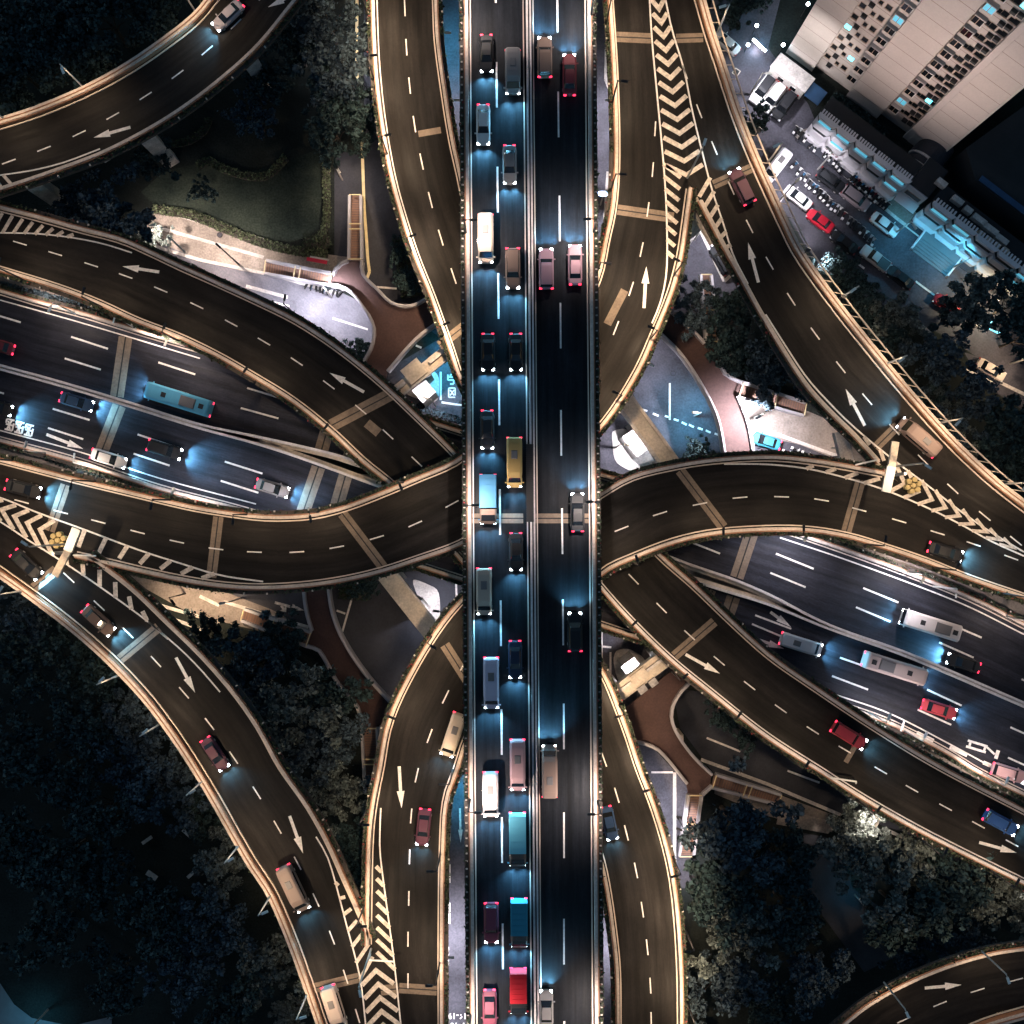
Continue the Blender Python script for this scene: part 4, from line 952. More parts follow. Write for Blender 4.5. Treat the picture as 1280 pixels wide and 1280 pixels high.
for f in range(1, 15):
    z = f * 3.2
    for x in (10.4, 18.1): place('bay_window', bayL if (f, x) in ((2, 18.1), (11, 18.1), (7, 10.4)) else bayD, tower, loc=(x, 1.0, z))
    for x, me in ((5.55, winL if f in (4, 9) else winD), (7.3, winS), (8.5, winL if f == 2 else winD), (20.0, winD), (21.0, winL if f in (3, 12) else winS), (21.7, winD), (19.25, winS)):
        place('window', me, tower, loc=(x, 1.0, z + rt.uniform(-.05, .05)))
    if f % 1 == 0:
        place('air_conditioner', ac, tower, loc=(21.4, 1.0, z - .5)); place('air_conditioner', ac, tower, loc=(6.5, 1.0, z - .6)); place('air_conditioner', ac, tower, loc=(20.5, 1.0, z - .7))
# shop row with chamfered bays
SA = -math.atan2(0.604, 0.797)
def shop_row(label, start, n, wu, lit):
    root = thing('shop_row', label, 'shops', W(*start, 0), SA)
    def plan(x, y0, ch, ins): return [(x + ins * .3, -.1), (x + ins * .3, .55 - y0), (x + .42 + ins, -y0), (x + wu - .42 - ins, -y0), (x + wu - ins * .3, .55 - y0), (x + wu - ins * .3, -.1)]
    for i in range(n):
        x = i * wu; mb = MB()
        mb.prism(plan(x, 1.75, .5, -.02), 0, 1.0); mb.prism(plan(x, 1.2, .5, 0.02), 1.2, 2.9); mb.prism(plan(x, 1.2, .5, 0.0), 4.1, 5.7)
        mb.prism([(p[0], min(p[1], -.45)) for p in plan(x, 1.15, .5, .02)], 7.0, 7.7)
        mb.prism(plan(x, .85, .5, .12), 1.0, 4.1, 1); mb.prism(plan(x, .8, .5, .12), 5.7, 7.0, 1)
        for k in range(7):
            mb.box((x + .3 + k * (wu - .5) / 6.5, -.1, 7.45), (.26, .7, .4))
        b = mb.build('shop_bay', [M['white_wall'], M['roof_dark']], root)
        for lv, (z0, z1, yy) in enumerate(((2.95, 4.05, .98), (5.75, 6.95, .93))):
            wmb = MB(); l = lit[i][lv]
            k = 4
            for q in range(k):
                xa = x + .75 + q * (wu - 1.5) / k; wmb.box((xa + (wu - 1.5) / k / 2, -yy + .09, (z0 + z1) / 2), ((wu - 1.5) / k - .12, .1, z1 - z0), 0, 1 if (l == 2 and (q + i) % 3) or (l == 1 and (q + i) % 2) else 0)
            wmb.box((x + wu / 2, -yy + .03, (z0 + z1) / 2), (wu - 1.2, .05, z1 - z0 + .2), 0, 2)
            wmb.build('window', [M['glass'], M['lit_teal'], M['lit_teal_soft'] if l else M['roof_dark']], b)
    mb = MB(); mb.box((n * wu / 2, 1.7, 2.9), (n * wu, 3.2, 5.8)); mb.build('roof', M['roof_dark'], root)
    mb = MB(); mb.box((n * wu / 2, -2.0, .12), (n * wu, 1.3, .2)); mb.build('plinth', M['street_dark'], root)
    return root
shop_row('white two storey shop row with scalloped bays and blue lit windows, left part', (1010,160), 5, 3.35, [(0,1),(1,1),(0,2),(0,2),(2,2)])
shop_row('white two storey shop row with scalloped bays behind the wide blue steps, right part', (1146,266), 6, 3.95, [(0,2),(0,2),(0,0),(0,0),(1,2),(0,1)])
root = thing('connecting_block', 'pale flat front with two square windows between both shop rows', 'building', W(1119,245,0), SA)
lbox(0, 3.4, 0, 5, 0, 5.6).build('wall', M['white_wall'], root)
for z in (.9, 2.9):
    f = lbox(.4, 3.0, -.06, 0, z, z + 1.3).build('window', M['wall_trim'], root); lbox(.5, 2.9, -.1, -.06, z + .1, z + 1.2).build('pane', M['lit_teal_soft'] if z < 1 else M['glass'], f)
lbox(-.1, 3.5, -1.6, -.1, 2.35, 2.5).build('canopy', M['white_wall'], root)
lbox(0, 3.4, .2, 5, 5.6, 5.9).build('roof', M['roof_dark'], root)
root = thing('gate_house', 'small pale gatehouse with two dark windows below the left blank wall', 'building', W(958,94,0), SA)
lbox(0, 6.2, 0, 2.4, 0, 3.1).build('wall', M['concrete_pale'], root)
lbox(-.15, 6.35, -.15, 2.5, 3.1, 3.3).build('roof', M['concrete_pale'], root)
for x in (1.6, 3.9):
    f = lbox(x, x + 1.15, -.06, 0, 1.2, 2.3).build('window', M['metal'], root); lbox(x + .08, x + 1.07, -.09, -.06, 1.28, 2.22).build('pane', M['glass'], f)
root = thing('blue_canopy', 'dark blue flat canopy at the left end of the shop row', 'canopy', W(1000,126,0), SA)
lbox(0, 2.6, -.2, 2.2, 2.6, 2.75).build('roof', M['roof_blue'], root)
for x in (.1, 2.5):
    for y in (-.1, 2.1): m_ = MB(); m_.tube(((x, y, 0), (x, y, 2.6)), .06, 5); m_.build('post', M['metal_dark'], root)
# barrel vaulted entrance
c0, c1 = W(1139,218,0), W(1166,187,0); d = (c1 - c0).normalized(); n = Vector((-d.y, d.x, 0)); L = (c1 - c0).length
root = thing('vaulted_porch', 'dark barrel vaulted porch with a pale arched rim at the foot of the tower', 'porch', c0)
def arch(r, z): return [(n * (r * math.cos(t)) + Vector((0, 0, z + r * 1.0 * math.sin(t)))) for t in [math.pi * k / 14 for k in range(15)]]
mb = MB(); a = arch(2.5, 2.6); b_ = [p + d * L for p in a]; mb.strip(a, b_); mb.strip([p * 1 for p in arch(2.3, 2.6)], [p + d * L for p in arch(2.3, 2.6)]); mb.strip(a, arch(2.3, 2.6)); mb.build('vault', M['street_dark'], root)
mb = MB()
for o, r0, r1 in ((-.5, 2.3, 2.62), (.9, 2.5, 2.7)):
    A = [p + d * o for p in arch(r0, 2.6)]; B = [p + d * o for p in arch(r1, 2.6)]; A2 = [p + d * .35 for p in A]; B2 = [p + d * .35 for p in B]
    mb.strip(A, B); mb.strip(B, B2); mb.strip(B2, A2); mb.strip(A2, A)
mb.build('arch_rim', M['concrete_pale'], root)
mb = MB()
for s in (-1, 1): p = n * 2.4 * s; mb.box((p.x + d.x * L / 2, p.y + d.y * L / 2, 1.3), (L, .3, 2.6), math.atan2(d.y, d.x))
mb.build('side_wall', M['street_dark'], root)
# dark low building to the right
root = thing('low_building', 'low dark roofed building right of the tower block, nearly black', 'building')
P = [W(*p, 0) for p in ((1184,204),(1300,120),(1480,60),(1560,260),(1440,420),(1330,342),(1196,243))]
mb = MB(); mb.prism([(p.x, p.y) for p in P], 0, 6.8); mb.build('wall', M['roof_dark'], root)
for (x, y, l) in ((1178,228,1.6),(1198,250,1.8),(1211,262,1.3),(1225,274,2.2),(1239,286,2.4),(1253,299,2.0),(1226,292,.9),(1237,300,.9),(1247,307,.9),(1257,313,.9)):
    p = W(x, y, 6.9); mb = MB(); mb.box((p.x, p.y, 6.4), (l, .8, 1.1), SA); mb.build('roof_panel', M['concrete_pale' if l > 1 else 'concrete'], root)
root = thing('blue_awning', 'long dark blue awning across the dark roof at the right edge', 'awning', W(1233,268,0), SA)
lbox(-5.2, 5.2, -.1, .75, 6.95, 7.1).build('cover', M['roof_blue'], root)
for x in (-5, -1.7, 1.7, 5): m_ = MB(); m_.box((x, .3, 6.87), (.12, .5, .16)); m_.build('bracket', M['metal_dark'], root)
root = thing('entrance_steps', 'wide flight of steps lit blue before the right part of the shop row', 'steps', W(1148,300,0), SA)
for k in range(5): lbox(.0, 6.6, -1.9 + .42 * k, -1.9 + .42 * (k + 1), 0, .14 * (k + 1)).build('step', M['path'], root)
lbox(.0, 6.6, .2, 2.0, 0, .82).build('landing', M['path'], root)
lbox(-.25, -.02, -2.0, 2.0, 0, .95).build('side_wall', M['white_wall'], root); lbox(6.62, 6.85, -2.0, 2.0, 0, .95).build('side_wall', M['white_wall'], root)
# gate with lit lamps
def bulb(label, px, h):
    root = thing('globe_lamp', label, 'gate lamp', W(*px, h) - Vector((0, 0, h)))
    mb = MB(); mb.tube(((0, 0, 0), (0, 0, h - .25)), .07, 6); mb.build('post', M['metal_dark'], root)
    bm = bmesh.new(); bmesh.ops.create_uvsphere(bm, u_segments=12, v_segments=8, radius=.27); me = bpy.data.meshes.new('globe'); bm.to_mesh(me); bm.free(); me.materials.append(M['lit_white'])
    place('globe', me, root, loc=(0, 0, h))
    spot(root, (0, 0, h + .3), 420, TEAL, 175, 1, (0, 0, 0))
bulb('round white gate lamp nearest the top of the blue driveway', (946,32), 3.0); bulb('round white gate lamp beside the long lit tube', (935,56), 2.6); bulb('round white gate lamp close to the left blank wall', (979,56), 3.0); bulb('small blue white lamp high beside the left blank wall near the top edge', (1010,5), 4.0)
root = thing('barrier_light', 'long lit white tube on the gate barrier across the blue driveway', 'light', W(947,61,0), math.atan2(-(69 - 53), 956 - 939))
lbox(-1.4, 1.4, -.22, .22, 1.0, 1.15).build('beam', M['metal_dark'], root); lbox(-1.35, 1.35, -.18, .18, 1.15, 1.3).build('tube', M['lit_white'], root); lbox(-1.6, -1.4, -.15, .15, 0, 1.2).build('post', M['metal_dark'], root)
spot(root, (0, 0, 1.6), 500, TEAL, 175, 1); spot(root, (0, -.5, 1.0), 350, WHITE, 170, 1)
# fairy light string in the dark garden, kiosk roof, sign, gantries, crash cushions, benches
root = thing('light_string', 'thin blue string of lights winding through the dark garden at the right', 'fairy lights')
mb = MB(); mb.tube([W(x, y, 1.2) for x, y in ((1240,402),(1236,406),(1236,411),(1243,414),(1252,416),(1258,417),(1262,422))], .06, 4); mb.tube([W(x, y, 1.1) for x, y in ((1238,412),(1248,417),(1262,422))], .05, 4); mb.build('cable', M['lit_teal'], root)
root = thing('striped_awning', 'small red and white awning beside the flight of stairs in the upper left', 'awning', W(400,331,0), R(-10))
lbox(-1.6, 1.5, -.2, .35, 2.3, 2.42).build('red_cover', paint((.55, .03, .06)), root); lbox(-1.2, 1.7, .36, .62, 2.3, 2.4).build('white_edge', M['pot'], root)
for x in (-1.4, 1.4): m_ = MB(); m_.tube(((x, 0, 0), (x, 0, 2.3)), .05, 5); m_.build('post', M['metal'], root)
root = thing('direction_sign', 'small blue road sign with white marks over the street right of the straight deck', 'road sign', W(754,246,5), 0)
root.location.z = 0
lbox(-1.2, 1.2, -.1, .1, 5.2, 6.6).build('panel', M['sign_blue'], root)
for k, x in enumerate((-.8, -.4, .05, .45)): lbox(x, x + .28, -.3, .3, 6.61, 6.63).build('white_mark', M['paint'] if k != 2 else M['lit_teal_soft'], root)
lbox(-1.25, 1.25, -.36, .36, 6.5, 6.6).build('panel_top', M['sign_blue'], root)
m_ = MB(); m_.tube(((0, .2, 0), (0, .2, 6.5)), .1, 6); m_.build('post', M['metal'], root)
def gantry(label, pole, a, b, c, z):
    """Y sign gantry: two big sign boxes seen from above over a road fork"""
    root = thing('sign_gantry', label, 'sign gantry', W(*pole, z))
    zz = z + 5.5
    m_ = MB(); m_.tube(((0, 0, 0), (0, 0, 5.6)), .22, 8); m_.build('pole', M['metal'], root)
    o = W(*pole, z)
    for q0, q1, wd, mm in ((a, b, 1.15, 'white_metal'), (a, c, .95, 'concrete')):
        A, B = W(*q0, zz), W(*q1, zz); m_ = MB(); p = (A + B) / 2 - o; an = math.atan2(B.y - A.y, B.x - A.x)
        m_.box((p.x, p.y, 5.3), ((B - A).length, wd, .35), an); bq = m_.build('sign_box', M[mm], root)
        m_ = MB(); m_.box((p.x, p.y, 4.98), ((B - A).length * .96, .4, .28), an); m_.build('sign_panel', M['metal'], bq)
gantry('white Y shaped sign gantry over the fork of the right hand ramps', (1113,594), (1115,583), (1108,615), (1120,552), Z1)
gantry('white Y shaped sign gantry over the fork of the left hand ramps', (88,690), (84,689), (95,661), (68,720), Z1)
def gpole(label, pole, pts, z, zt, m='white_metal'):
    root = thing('bracket_post', label, 'sign post', W(*pole, z)); o = W(*pole, z)
    m_ = MB(); m_.tube(((0, 0, 0), tuple(W(*pts[0], zt) - o)), .13, 7); m_.build('pole', M[m], root)
    m_ = MB(); m_.tube([W(*p, zt) - o for p in pts], .12, 6); m_.build('arm', M[m], root)
gpole('white bracket post on the upper verge of the wide road at the left', (141,405), [(144,394),(170,411)], ZE, ZE + 4.5)
gpole('white bracket post on the lower verge of the wide road at the left', (93,567), [(92,578),(118,584)], ZE, ZE + 1)
gpole('white bracket post on the upper verge of the wide road at the right', (1195,747), [(1196,736),(1166,733)], ZE, ZE + 1)
gpole('white bracket post on the lower verge of the wide road at the right', (1128,913), [(1130,902),(1126,914)], ZE, ZE + 2)
gpole('white double bracket post on the pavement in the upper left', (211,316), [(211,296),(231,315)], 0, 7)
gpole('thin white bracket post on the ramp parapet at the lower right', (1070,979), [(1070,977),(1038,972)], Z3, Z3 + 1.5)
gpole('white post arm between parapet and gantry at the right fork', (1069,582), [(1070,581),(1096,575)], Z1, Z1 + .9)
gpole('white post arm between parapet and gantry at the left fork', (92,694), [(93,694),(120,695)], Z1, Z1 + .9)
gpole('pale sign post at the tip of the bottom fork', (463,1192), [(461,1200),(492,1202)], Z1, Z1 + 2.5)
def cushion(label, px, z):
    root = thing('crash_cushion', label, 'crash cushion', W(*px, z))
    m_ = MB(); m_.prism([(.37 * math.cos(k * .785), .37 * math.sin(k * .785)) for k in range(8)], 0, .9); m_.prism([(.22 * math.cos(k * .785), .22 * math.sin(k * .785)) for k in range(8)], .9, .98)
    me = m_.mesh('barrel', [M['barrel']])
    for k in range(6): place('barrel', me, root, loc=(.80 * math.cos(k * 1.047 + .3), .80 * math.sin(k * 1.047 + .3), 0))
    place('barrel', me, root, loc=(0, 0, 0))
cushion('cluster of yellow barrels before the fork of the right hand ramps', (1139,607), Z1); cushion('cluster of yellow barrels before the fork of the left hand ramps', (75,675), Z1)
def bench(label, px, an, big=False):
    root = thing('park_bench', label, 'bench', W(*px, 0), an)
    s = 1.7 if big else 1.0
    lbox(-.9, .9, -.25 * s, .25 * s, .42, .5).build('seat', M['concrete_pale'], root)
    for x in (-.6, .6): lbox(x - .08, x + .08, -.2, .2, 0, .42).build('leg', M['concrete'], root)
bench('pale stone bench in the dark wood, upper right of the group of four', (235,1041), R(-42)); bench('dim bench in the dark wood, upper left of the group of four', (185,1049), R(35)); bench('square stone table top in the dark wood, lower left of the group of four', (191,1093), R(-35), True); bench('narrow pale bench in the dark wood, lower right of the group of four', (241,1091), R(42))
for lb, px in (('dark hatch with a pale rim in the yard near the top right', (920,91)),):
    root = thing('pit_cover', lb, 'hatch', W(*px, 0), R(-35)); lbox(-.5, .5, -.5, .5, .2, .3).build('rim', M['concrete'], root); lbox(-.36, .36, -.36, .36, .3, .33).build('lid', M['metal_dark'], root)
for lb, px in (('round manhole cover in the pale yard beside the cable rail', (1002,284)), ('dark manhole cover on the blue street in the upper right', (841,467)), ('pale manhole cover on the blue street, near the curved ramp', (795,494)), ('pale manhole cover on the pavement in the upper left', (275,294))):
    root = thing('manhole_cover', lb, 'manhole cover', W(*px, 0))
    m_ = MB(); m_.prism([(.42 * math.cos(k * .524), .42 * math.sin(k * .524)) for k in range(12)], 0, .205); m_.build('rim', M['metal_dark'], root)
    m_ = MB(); m_.prism([(.33 * math.cos(k * .524), .33 * math.sin(k * .524)) for k in range(12)], .205, .215); m_.build('lid', M['street'], root)
# ---------------------------------------------------------------- vehicles (x forward)
def loft(mb, st, mi=0, ch=.18):
    """st: (x, half width, z0, z1) from rear to front"""
    rings = []
    for (x, w_, z0, z1) in st:
        c = min(ch, w_ * .4, (z1 - z0) * .45)
        rings.append([(x, -w_, z0), (x, w_, z0), (x, w_, z1 - c), (x, w_ - c, z1), (x, -w_ + c, z1), (x, -w_, z1 - c)])
    n = 6; vs = [p for r in rings for p in r]
    fs = [(i * n + k, (i + 1) * n + k, (i + 1) * n + (k + 1) % n, i * n + (k + 1) % n) for i in range(len(rings) - 1) for k in range(n)]
    fs += [tuple(range(n)), tuple((len(rings) - 1) * n + k for k in range(n - 1, -1, -1))]
    mb.add(vs, [f[::-1] for f in fs], mi)
_vm = {}
def wheel_mesh():
    if 'wheel' not in _vm:
        mb = MB(); r = .33
        for y0, y1, rr, mi in ((-.11, .11, r, 0), (-.12, .12, .2, 1)):
            a = [(rr * math.cos(k * .5236), y0, rr * math.sin(k * .5236)) for k in range(12)]; b = [(p[0], y1, p[2]) for p in a]
            mb.add(a + b, [tuple(range(12)), tuple(range(23, 11, -1))] + [(k, 12 + k, 12 + (k + 1) % 12, (k + 1) % 12) for k in range(12)], mi)
        _vm['wheel'] = mb.mesh('wheel', [M['tyre'], M['metal']])
    return _vm['wheel']
def vehicle_meshes(kind, L):
    key = (kind, round(L, 1))
    if key in _vm: return _vm[key]
    h = L / 2; d = {}
    if kind == 'sedan':
        w_ = .90
        mb = MB(); loft(mb, [(-h, w_ * .72, .38, .78), (-h + .16, w_ * .9, .28, .92), (-h + .7, w_, .25, .97), (-.3, w_, .25, .95), (h - 1.3, w_, .25, .93), (h - .45, w_ * .95, .26, .82), (h - .12, w_ * .82, .3, .70), (h, w_ * .6, .36, .58)]); d['body'] = mb.mesh('body', [None])
        mb = MB(); loft(mb, [(-h + .75, w_ * .78, .9, .96), (-h + 1.35, w_ * .74, .9, 1.38), (-.2, w_ * .72, .9, 1.42), (.35, w_ * .70, .9, 1.38), (1.15, w_ * .80, .88, .94)]); d['window'] = mb.mesh('window', [M['glass']])
        mb = MB(); loft(mb, [(-h + 1.28, w_ * .64, 1.36, 1.42), (-.2, w_ * .68, 1.38, 1.455), (.42, w_ * .60, 1.34, 1.405)], ch=.03); d['roof'] = mb.mesh('roof', [None])
        d['wx'] = (h - .85, -h + .85); d['hl'] = (h - .2, .62, .6); d['tl'] = (-h + .02, .60, .74)
    elif kind == 'suv':
        w_ = .95
        mb = MB(); loft(mb, [(-h, w_ * .8, .42, 1.0), (-h + .12, w_ * .93, .32, 1.05), (-h + .5, w_, .3, 1.08), (h - 1.3, w_, .3, 1.06), (h - .4, w_ * .95, .32, .98), (h - .08, w_ * .84, .36, .84), (h, w_ * .66, .42, .72)]); d['body'] = mb.mesh('body', [None])
        mb = MB(); loft(mb, [(-h + .18, w_ * .84, 1.03, 1.1), (-h + .5, w_ * .79, 1.03, 1.62), (.2, w_ * .78, 1.03, 1.68), (.6, w_ * .75, 1.03, 1.6), (1.2, w_ * .84, 1.0, 1.07)]); d['window'] = mb.mesh('window', [M['glass']])
        mb = MB(); loft(mb, [(-h + .4, w_ * .72, 1.6, 1.67), (.2, w_ * .74, 1.64, 1.71), (.62, w_ * .68, 1.56, 1.63)], ch=.03); d['roof'] = mb.mesh('roof', [None])
        d['wx'] = (h - .9, -h + .9); d['hl'] = (h - .15, .68, .78); d['tl'] = (-h + .02, .74, .9)
    elif kind == 'pickup':
        w_ = .93
        mb = MB(); loft(mb, [(-h, w_ * .85, .45, .95), (-h + .1, w_, .35, .98), (h - 1.4, w_, .35, 1.0), (h - .4, w_ * .95, .36, .95), (h, w_ * .7, .42, .75)]); d['body'] = mb.mesh('body', [None])
        mb = MB(); loft(mb, [(-.7, w_ * .8, .98, 1.3), (-.5, w_ * .78, .98, 1.62), (.5, w_ * .76, .98, 1.64), (1.1, w_ * .84, .98, 1.03)]); d['window'] = mb.mesh('window', [M['glass']])
        mb = MB(); loft(mb, [(-.55, w_ * .72, 1.6, 1.67), (.55, w_ * .7, 1.6, 1.68)], ch=.03); d['roof'] = mb.mesh('roof', [None])
        mb = MB(); mb.box((-h + .95, 0, 1.0), (1.7, w_ * 1.7, .06)); d['cargo_bed'] = mb.mesh('cargo_bed', [M['metal_dark']])
        d['wx'] = (h - .9, -h + .9); d['hl'] = (h - .15, .68, .78); d['tl'] = (-h + .02, .74, .8)
    elif kind == 'van':
        w_ = 1.0
        mb = MB(); loft(mb, [(-h, w_ * .86, .42, 1.98), (-h + .18, w_ * .97, .35, 2.1), (-h + .7, w_, .35, 2.16), (h - 1.9, w_, .35, 2.16), (h - 1.25, w_ * .94, .35, 2.0), (h - .55, w_ * .97, .38, 1.18), (h - .1, w_ * .86, .4, .95), (h, w_ * .7, .45, .8)], ch=.26); d['body'] = mb.mesh('body', [None])
        mb = MB(); mb.add([(h - 1.2, -w_ * .74, 2.0), (h - 1.2, w_ * .74, 2.0), (h - .62, w_ * .84, 1.28), (h - .62, -w_ * .84, 1.28)], [(0, 3, 2, 1)]); a = mb.mesh('windscreen', [M['glass']]); d['windscreen'] = a
        mb = MB()
        for s in (-1, 1): mb.box((-.3, s * w_ * 1.0, 1.5), (L - 2.6, .04, .6))
        d['window'] = mb.mesh('window', [M['glass']])
        mb = MB(); mb.box((-h + L * .35, 0, 2.2), (1.1, .8, .1), 0, 0, .85); d['roof_unit'] = mb.mesh('roof_unit', [M['roof_unit']])
        mb = MB()
        for k in range(int(L / 1.1) - 2): mb.box((-h + .8 + k * 1.1, 0, 2.165), (.05, w_ * 1.35, .03))
        d['roof_rib'] = mb.mesh('roof_rib', [None])
        d['wx'] = (h - 1.0, -h + 1.1); d['hl'] = (h - .12, .74, .82); d['tl'] = (-h - .01, .82, 1.0)
    elif kind == 'bus':
        w_ = 1.22
        mb = MB(); loft(mb, [(-h, w_ * .9, .4, 2.85), (-h + .2, w_, .35, 3.0), (h - .5, w_, .35, 3.0), (h - .12, w_ * .96, .36, 2.8), (h, w_ * .86, .4, 2.55)], ch=.28); d['body'] = mb.mesh('body', [None])
        mb = MB(); mb.box((h - .02, 0, 1.75), (.06, w_ * 1.7, 1.3)); d['windscreen'] = mb.mesh('windscreen', [M['glass']])
        mb = MB()
        for s in (-1, 1): mb.box((-.1, s * w_, 1.85), (L - 1.3, .04, .95))
        d['window'] = mb.mesh('window', [M['glass']])
        mb = MB(); mb.box((-h * .35, 0, 3.1), (2.3, 1.5, .22), 0, 0, .9); mb.box((-h * .35, 0, 3.22), (1.9, .9, .04)); d['roof_unit'] = mb.mesh('roof_unit', [M['roof_unit']])
        mb = MB(); mb.box((h * .4, 0, 3.03), (.7, .7, .08)); mb.box((-h * .78, 0, 3.03), (.7, .7, .08)); d['roof_hatch'] = mb.mesh('roof_hatch', [M['metal_dark']])
        mb = MB()
        for k in range(int(L / 1.5)): mb.box((-h + .9 + k * 1.5, 0, 3.005), (.05, w_ * 1.5, .03))
        for s in (-1, 1): mb.box((-.2, s * w_ * .62, 3.01), (L - 1.6, .06, .05))
        d['roof_rib'] = mb.mesh('roof_rib', [None])
        d['wx'] = (h - 1.9, -h + 2.2); d['hl'] = (h - .02, .95, .8); d['tl'] = (-h - .01, .95, 1.1)
    elif kind == 'truck':
        w_ = 1.08
        mb = MB(); loft(mb, [(h - 1.9, w_ * .98, .5, 1.9), (h - 1.2, w_ * .98, .5, 2.0), (h - .35, w_ * .96, .5, 1.6), (h, w_ * .88, .5, 1.2)], ch=.2); d['cab'] = mb.mesh('cab', [None])
        mb = MB(); loft(mb, [(-h, w_, .75, 2.75), (h - 2.05, w_, .75, 2.75)], ch=.06); d['body'] = mb.mesh('cargo_box', [None])
        mb = MB(); mb.add([(h - 1.15, -w_ * .78, 2.01), (h - 1.15, w_ * .78, 2.01), (h - .36, w_ * .84, 1.63), (h - .36, -w_ * .84, 1.63)], [(0, 3, 2, 1)]); d['windscreen'] = mb.mesh('windscreen', [M['glass']])
        mb = MB(); mb.box((0, 0, .62), (L - .4, .8, .22)); d['chassis'] = mb.mesh('chassis', [M['metal_dark']])
        mb = MB()
        for k in range(5): mb.box((-h + .6 + k * (L - 2.8) / 4.6, 0, 2.77), (.07, w_ * 1.9, .03))
        d['roof_rib'] = mb.mesh('roof_rib', [None])
        d['wx'] = (h - 1.0, -h + 1.2); d['hl'] = (h - .04, .82, .85); d['tl'] = (-h - .01, .9, .95)
    d['w'] = w_
    mb = MB(); mb.box((0, 0, 0), (.28 if kind in ('sedan', 'suv', 'pickup') else .12, .34, .18)); d['headlight'] = mb.mesh('headlight', [None])
    mb = MB(); mb.box((0, 0, 0), (.16, .36, .2)); d['taillight'] = mb.mesh('taillight', [None])
    mb = MB(); mb.box((0, 0, 0), (.14, .24, .16)); d['mirror'] = mb.mesh('mirror', [None])
    _vm[key] = d
    return d
def car(label, kind, L, col, px, z, heading, cat='car', name=None, lights=1.0, tail=True, cab=None, group=None, roofc=None, beam=True, wid=1.0):
    """heading: photo direction (dx, dy) of the front"""
    an = math.atan2(-heading[1], heading[0]); d = vehicle_meshes(kind, L)
    hgt = {'sedan': 1.3, 'suv': 1.5, 'pickup': 1.4, 'van': 2.1, 'bus': 3.0, 'truck': 2.6}[kind]
    p = W(px[0], px[1], z + hgt * .75); p.z = z + .01
    root = thing(name or {'sedan': 'sedan_car', 'suv': 'suv_car', 'pickup': 'pickup_truck', 'van': 'minibus', 'bus': 'coach', 'truck': 'box_truck'}[kind], label, cat, p, an, group)
    pc = paint(col); rc = paint(roofc) if roofc else pc
    place('cargo_box' if kind == 'truck' else 'body', d['body'], root, rc if kind == 'truck' else pc)
    for k in ('window', 'windscreen', 'roof', 'cab', 'chassis', 'roof_unit', 'roof_hatch', 'roof_rib', 'cargo_bed'):
        if k in d: place(k, d[k], root, {'roof': rc, 'cab': paint(cab) if cab else pc, 'roof_rib': rc}.get(k))
    r = 1.25 if kind in ('bus', 'truck') else 1.0
    for x in d['wx']:
        for s in (-1, 1):
            o = place('wheel', wheel_mesh(), root, loc=(x, s * (d['w'] - .1), .33 * r)); o.scale = (r, 1, r)
    hx, hy, hz = d['hl']; tx, ty, tz = d['tl']
    for s in (-1, 1):
        o = place('headlight', d['headlight'], root, M['head'] if lights else M['head_off'], loc=(hx, s * hy, hz))
        if lights and beam:
            spot(o, (.25, 0, 0), P_HEAD * lights, BEAM, 112, .9, (0, R(-84), 0), .12, 'headlight_beam')
        place('taillight', d['taillight'], root, M['tail'] if tail else M['tail_off'], loc=(tx, s * ty, tz))
        place('mirror', d['mirror'], root, pc, loc=(d['wx'][0] - .55 if kind in ('sedan', 'suv', 'pickup') else hx - .5, s * (d['w'] + .1), .98 if kind in ('sedan', 'suv', 'pickup') else 1.5))
    return root
DN, UP = (.007, 1), (-.007, -1)
BLK, DGR, GRY, WHT, BEI, BRN = (.012,.013,.016), (.03,.032,.036), (.20,.19,.19), (.72,.70,.68), (.50,.40,.32), (.16,.11,.09)
RED, DRED, BLU, TEA, YEL, PNK, MAR = (.42,.015,.03), (.14,.02,.03), (.04,.16,.30), (.03,.22,.32), (.42,.28,.10), (.42,.26,.27), (.20,.05,.08)
# southbound, left carriageway of the straight deck
car('black sedan with lit headlights at the top of the straight deck, outer left lane', 'sedan', 4.8, BLK, (608,66), ZT, DN)
car('white sedan with a dark rear window, outer left lane near the top', 'sedan', 5.2, WHT, (604,155), ZT, DN)
car('beige minibus with lit headlights, outer left lane level with the upper ramps', 'van', 6.2, BEI, (607,297), ZT, DN, 'minibus')
car('black sedan in the outer left lane below the beige minibus', 'sedan', 4.8, BLK, (610,440), ZT, DN)
car('dark sedan with red rear lights in the outer left lane above the blue truck', 'sedan', 5.0, DGR, (609,537), ZT, DN)
car('small truck with a blue box and dark cab, outer left lane at the deck joint', 'truck', 6.3, BLU, (610,624), ZT, DN, 'truck', cab=BRN)
car('tan minibus with red rear lights, outer left lane just below the deck joint', 'van', 6.0, BEI, (605,740), ZT, DN, 'minibus')
car('pale lilac minibus in the outer left lane of the straight deck', 'van', 6.6, (.55,.50,.60), (614,855), ZT, DN, 'minibus')
car('white minibus in the outer left lane, lower third of the deck', 'van', 5.8, (.62,.52,.52), (613,995), ZT, DN, 'minibus')
car('dark maroon suv in the outer left lane near the bottom', 'suv', 5.2, MAR, (614,1155), ZT, DN)
car('maroon sedan cut by the bottom edge, outer left lane', 'sedan', 4.9, MAR, (612,1262), ZT, DN)
car('brown grey minibus in the inner left lane near the top', 'van', 5.6, GRY, (641,88), ZT, DN, 'minibus')
car('grey sedan in the inner left lane below the grey minibus', 'sedan', 5.0, GRY, (637,205), ZT, DN)
car('dark taupe suv in the inner left lane level with the upper ramps', 'suv', 5.2, BRN, (641,335), ZT, DN)
